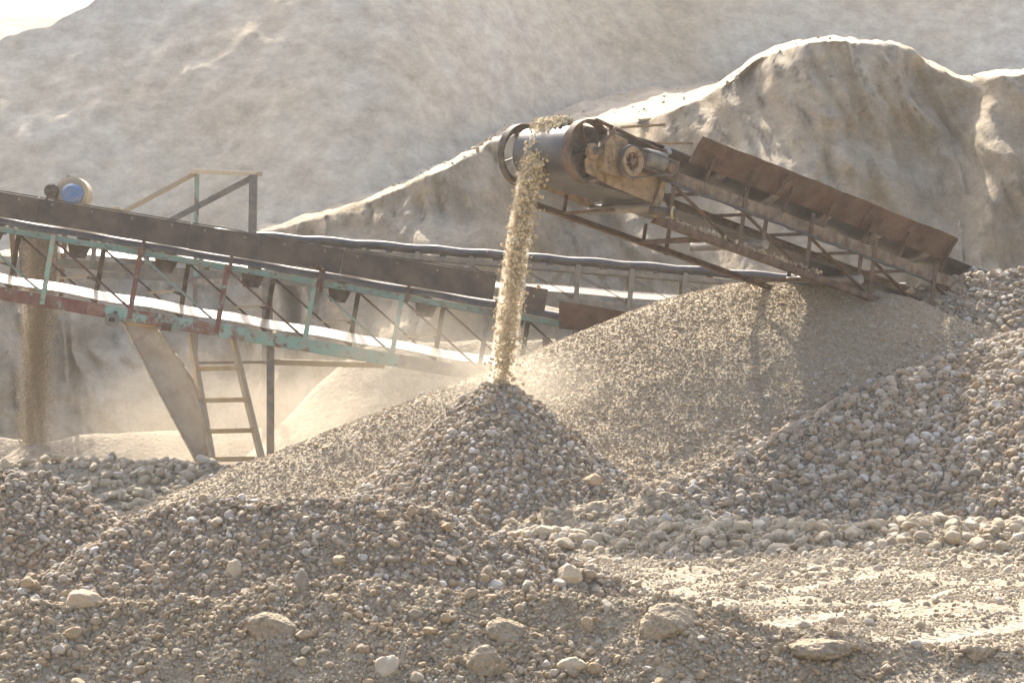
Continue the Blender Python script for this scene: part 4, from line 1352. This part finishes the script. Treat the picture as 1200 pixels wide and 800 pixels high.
fwd = wi @ Vector((0, -1, 0))
mo = lathe('motor', l4(85, 227, 34.0), fwd, [(0, -0.35), (0.17, -0.33), (0.195, -0.28), (0.195, 0.10), (0.16, 0.13), (0, 0.13)], M['timber_grey'], c4, 30, ref=wi @ Vector((0, 0, 1)))
lathe('motor_fan_cover', l4(85, 228, 33.86), fwd, [(0.125, -0.02), (0.125, 0.05), (0.10, 0.085), (0, 0.095)], M['blue'], mo, 26, ref=wi @ Vector((0, 0, 1)))
bar('motor_foot', l4(66, 242, 33.95), l4(104, 243, 33.95), 0.3, 0.05, M['timber_grey'], mo)
bar('lifting_eye', l4(80, 210, 34.0), l4(80, 206, 34.0), 0.03, 0.03, M['rust'], mo)
lathe('pulley', l4(61, 224, 33.9), fwd, [(0, -0.1), (0.085, -0.1), (0.085, 0.06), (0.07, 0.08), (0, 0.08)], M['dark_steel'], c4, 20, ref=wi @ Vector((0, 0, 1)))
bar('pulley_leg', l4(57, 228, 33.85), l4(49, 246, 33.85), 0.025, 0.025, M['dark_steel'], c4)
bar('pulley_leg', l4(66, 230, 33.85), l4(62, 246, 33.85), 0.025, 0.025, M['dark_steel'], c4)

# falling sand
n = 26000
t = rng.random(n)
zt = S0.z - 0.1 - (S0.z - 0.1 - 0.5) * t
xr = rng.normal(0, 0.075 + 0.02 * (1 - t), n)
sp_ = np.stack([at(43, 300, 34).x + xr - 0.10 * t + 0.06, 34.0 + rng.normal(0, 0.06, n), zt], -1)
cs = gravel_object('falling_sand', sp_, sizes(n, 0.008, 0.022, 1.5), 'tan', None, 1.5)
tag(cs, 'brown column of sand falling behind the truss conveyor onto its cone', 'sand stream', kind='stuff')

# ------------------------------------------------------------------ chute and ladder
ch = root('sheet_chute', 'bent dusty sheet metal chute leaning below the truss beside the ladder', 'chute', at(245, 552, 30.1), Vector((1, 0, 0)))
le = [(142, 374), (149, 388), (161, 410), (173, 433), (187, 460), (203, 490), (220, 522), (238, 556), (250, 580)]
ri = [(178, 377), (186, 389), (199, 406), (212, 424), (225, 444), (235, 472), (243, 504), (252, 545), (259, 580)]
rows = []
for k, (a, b_) in enumerate(zip(le, ri)):
    Ya = 30.62 - 0.05 * k
    A_ = at(a[0], a[1], Ya); B_ = at(b_[0], b_[1], Ya + 0.05)
    r_ = []
    for q in np.linspace(0, 1, 9):
        p = A_.lerp(B_, q)
        p.y += 0.05 * math.sin(math.pi * q) * min(1, k / 3) + 0.01 * math.sin(q * 9 + k)
        r_.append(to_local(ch, p))
    rows.append(r_)
# finer along its length
A_ = np.array([[tuple(p) for p in r] for r in rows])
fine = []
for t in np.linspace(0, len(A_) - 1.001, 40):
    i = int(t); f = t - i
    fine.append([Vector(p) for p in A_[i] * (1 - f) + A_[i + 1] * f])
strip('sheet', fine, 0.012, M['chute'], ch)
for side, nm in ((0, 'rim'), (-1, 'rim')):
    for a, b_ in zip(fine[::4][:-1], fine[::4][1:]):
        tube(nm, a[side], b_[side], 0.014, M['chute'], ch, 8)
plate('mount_plate', [to_local(ch, at(138, 368, 30.62)), to_local(ch, at(182, 372, 30.62)), to_local(ch, at(180, 384, 30.62)), to_local(ch, at(150, 380, 30.62))], 0.03, M['wood'], ch)

ld = root('ladder', 'yellowish timber ladder leaning under the truss conveyor beside the chute', 'ladder', at(275, 545, 30.2), Vector((1, 0, 0)))
def ll(px, py, Y_):
    return to_local(ld, at(px, py, Y_))
bar('side_rail', ll(223, 392, 30.75), ll(258, 590, 30.1), 0.05, 0.07, M['timber_grey'], ld)
bar('side_rail', ll(272, 395, 30.75), ll(317, 580, 30.1), 0.05, 0.07, M['timber_grey'], ld)
for y_ in (432, 469, 505, 538, 570):
    f = (y_ - 392) / 198
    bar('rung', ll(223 + 35 * f + 2, y_, 30.72 - 0.65 * f), ll(272 + 45 * f + 2, y_ - 1, 30.72 - 0.65 * f), 0.045, 0.05, M['wood'], ld)


# ------------------------------------------------------------------ dust in the air
def dust(name, label, center, radii, density, seed, color=(0.93, 0.87, 0.77), aniso=0.35, rot=0.0):
    bm = bmesh.new()
    bmesh.ops.create_icosphere(bm, subdivisions=3, radius=1.0)
    me = bpy.data.meshes.new(name); bm.to_mesh(me); bm.free()
    o = link(name, me)
    o.location = center; o.scale = radii; o.rotation_euler = (0, rot, 0)
    m = bpy.data.materials.new('airborne_dust'); m.use_nodes = True
    nt = m.node_tree; nt.nodes.clear()
    out = nt.nodes.new('ShaderNodeOutputMaterial')
    pv = nt.nodes.new('ShaderNodeVolumePrincipled')
    pv.inputs['Color'].default_value = (*color, 1); pv.inputs['Anisotropy'].default_value = aniso
    nt.links.new(pv.outputs[0], out.inputs['Volume'])
    tc = N(nt, 'ShaderNodeTexCoord')
    ln = N(nt, 'ShaderNodeVectorMath', operation='LENGTH')
    nt.links.new(tc.outputs['Object'], ln.inputs[0])
    mr = N(nt, 'ShaderNodeMapRange', interpolation_type='SMOOTHERSTEP')
    mr.inputs[1].default_value = 1.0; mr.inputs[2].default_value = 0.0
    nt.links.new(ln.outputs['Value'], mr.inputs[0])
    nz = N(nt, 'ShaderNodeTexNoise', Scale=1.7, Detail=3.0, Roughness=0.6)
    sh = N(nt, 'ShaderNodeVectorMath', operation='ADD'); sh.inputs[1].default_value = (seed * 3.1, seed, seed * 1.7)
    nt.links.new(tc.outputs['Object'], sh.inputs[0]); nt.links.new(sh.outputs[0], nz.inputs['Vector'])
    m2 = N(nt, 'ShaderNodeMapRange'); m2.inputs[1].default_value = 0.35; m2.inputs[2].default_value = 0.65; m2.inputs[3].default_value = 0.25; m2.inputs[4].default_value = 1.0
    nt.links.new(nz.outputs['Fac'], m2.inputs[0])
    mu = N(nt, 'ShaderNodeMath', operation='MULTIPLY'); nt.links.new(mr.outputs[0], mu.inputs[0]); nt.links.new(m2.outputs[0], mu.inputs[1])
    mv = N(nt, 'ShaderNodeMath', operation='MULTIPLY'); mv.inputs[1].default_value = density
    nt.links.new(mu.outputs[0], mv.inputs[0]); nt.links.new(mv.outputs[0], pv.inputs['Density'])
    me.materials.append(m)
    tag(o, label, 'dust', kind='stuff')
    return o


dust('impact_dust', 'pale dust puffing up around the tip of the fresh gravel cone', (-0.05, 26.9, 1.35), (1.3, 0.7, 0.55), 0.7, 1, color=(0.9, 0.82, 0.68))
dust('valley_dust', 'dust drifting under the truss conveyor around the ladder and the sand piles', (-2.7, 31.8, 0.7), (3.4, 2.4, 1.35), 0.34, 2, color=(0.86, 0.77, 0.63))
dust('stream_dust', 'dust hanging beside the falling stones under the end of the skirt band', (-1.0, 29.4, 1.5), (1.5, 0.9, 0.8), 0.40, 3, color=(0.9, 0.82, 0.68))

tr_pts = []
for t in np.linspace(0.10, 0.74, 22):
    q = c1.matrix_world @ L(0, -0.07, RDm + 0.05)
    tr_pts.append((Vector((q.x - math.sqrt(0.5) * ca * t, q.y - math.sqrt(0.5) * ca * t, q.z + sa * t - 4.9 * t * t)), 0.085 + 0.02 * t))
vs_, fs = [], []
for k, (p, r_) in enumerate(tr_pts):
    for a in range(12):
        th = a / 12 * 2 * math.pi
        vs_.append((p.x + r_ * 1.25 * math.cos(th), p.y + r_ * math.sin(th), p.z))
for k in range(len(tr_pts) - 1):
    for a in range(12):
        fs.append((k * 12 + a, k * 12 + (a + 1) % 12, (k + 1) * 12 + (a + 1) % 12, (k + 1) * 12 + a))
fs.append(tuple(range(12))[::-1]); fs.append(tuple(range(len(vs_) - 12, len(vs_))))
vm = mesh_np('stream_dust_veil', vs_, fs)
bm = bmesh.new(); bm.from_mesh(vm); bmesh.ops.recalc_face_normals(bm, faces=bm.faces); bm.to_mesh(vm); bm.free()
sh_ = link('stream_dust_veil', vm)
tag(sh_, 'fine tan dust falling with the stones between conveyor head and cone', 'dust', kind='stuff')
m = bpy.data.materials.new('falling_dust'); m.use_nodes = True
nt = m.node_tree; nt.nodes.clear()
out = nt.nodes.new('ShaderNodeOutputMaterial'); pv = nt.nodes.new('ShaderNodeVolumePrincipled')
pv.inputs['Color'].default_value = (0.98, 0.89, 0.74, 1); pv.inputs['Density'].default_value = 3.2; pv.inputs['Anisotropy'].default_value = 0.6
nt.links.new(pv.outputs[0], out.inputs['Volume'])
sh_.data.materials.append(m)
dust('sand_haze', 'fine dust around the brown falling sand column', (at(42, 400, 34).x, 34.0, 1.9), (0.24, 0.24, 1.6), 6.0, 5, color=(0.72, 0.58, 0.42))

# thin dusty air over the whole pit
bm = bmesh.new()
bmesh.ops.create_cube(bm, size=1.0)
me = bpy.data.meshes.new('haze'); bm.to_mesh(me); bm.free()
hz = link('haze', me)
hz.location = (0, 95, 16); hz.scale = (1500, 1300, 36)
m = bpy.data.materials.new('dusty_air'); m.use_nodes = True
nt = m.node_tree; nt.nodes.clear()
out = nt.nodes.new('ShaderNodeOutputMaterial'); pv = nt.nodes.new('ShaderNodeVolumePrincipled')
pv.inputs['Color'].default_value = (0.93, 0.90, 0.86, 1); pv.inputs['Density'].default_value = 0.0007; pv.inputs['Anisotropy'].default_value = 0.3
nt.links.new(pv.outputs[0], out.inputs['Volume'])
me.materials.append(m)
hz['kind'] = 'stuff'
tag(hz, 'pale dusty air hanging over the quarry', 'haze')
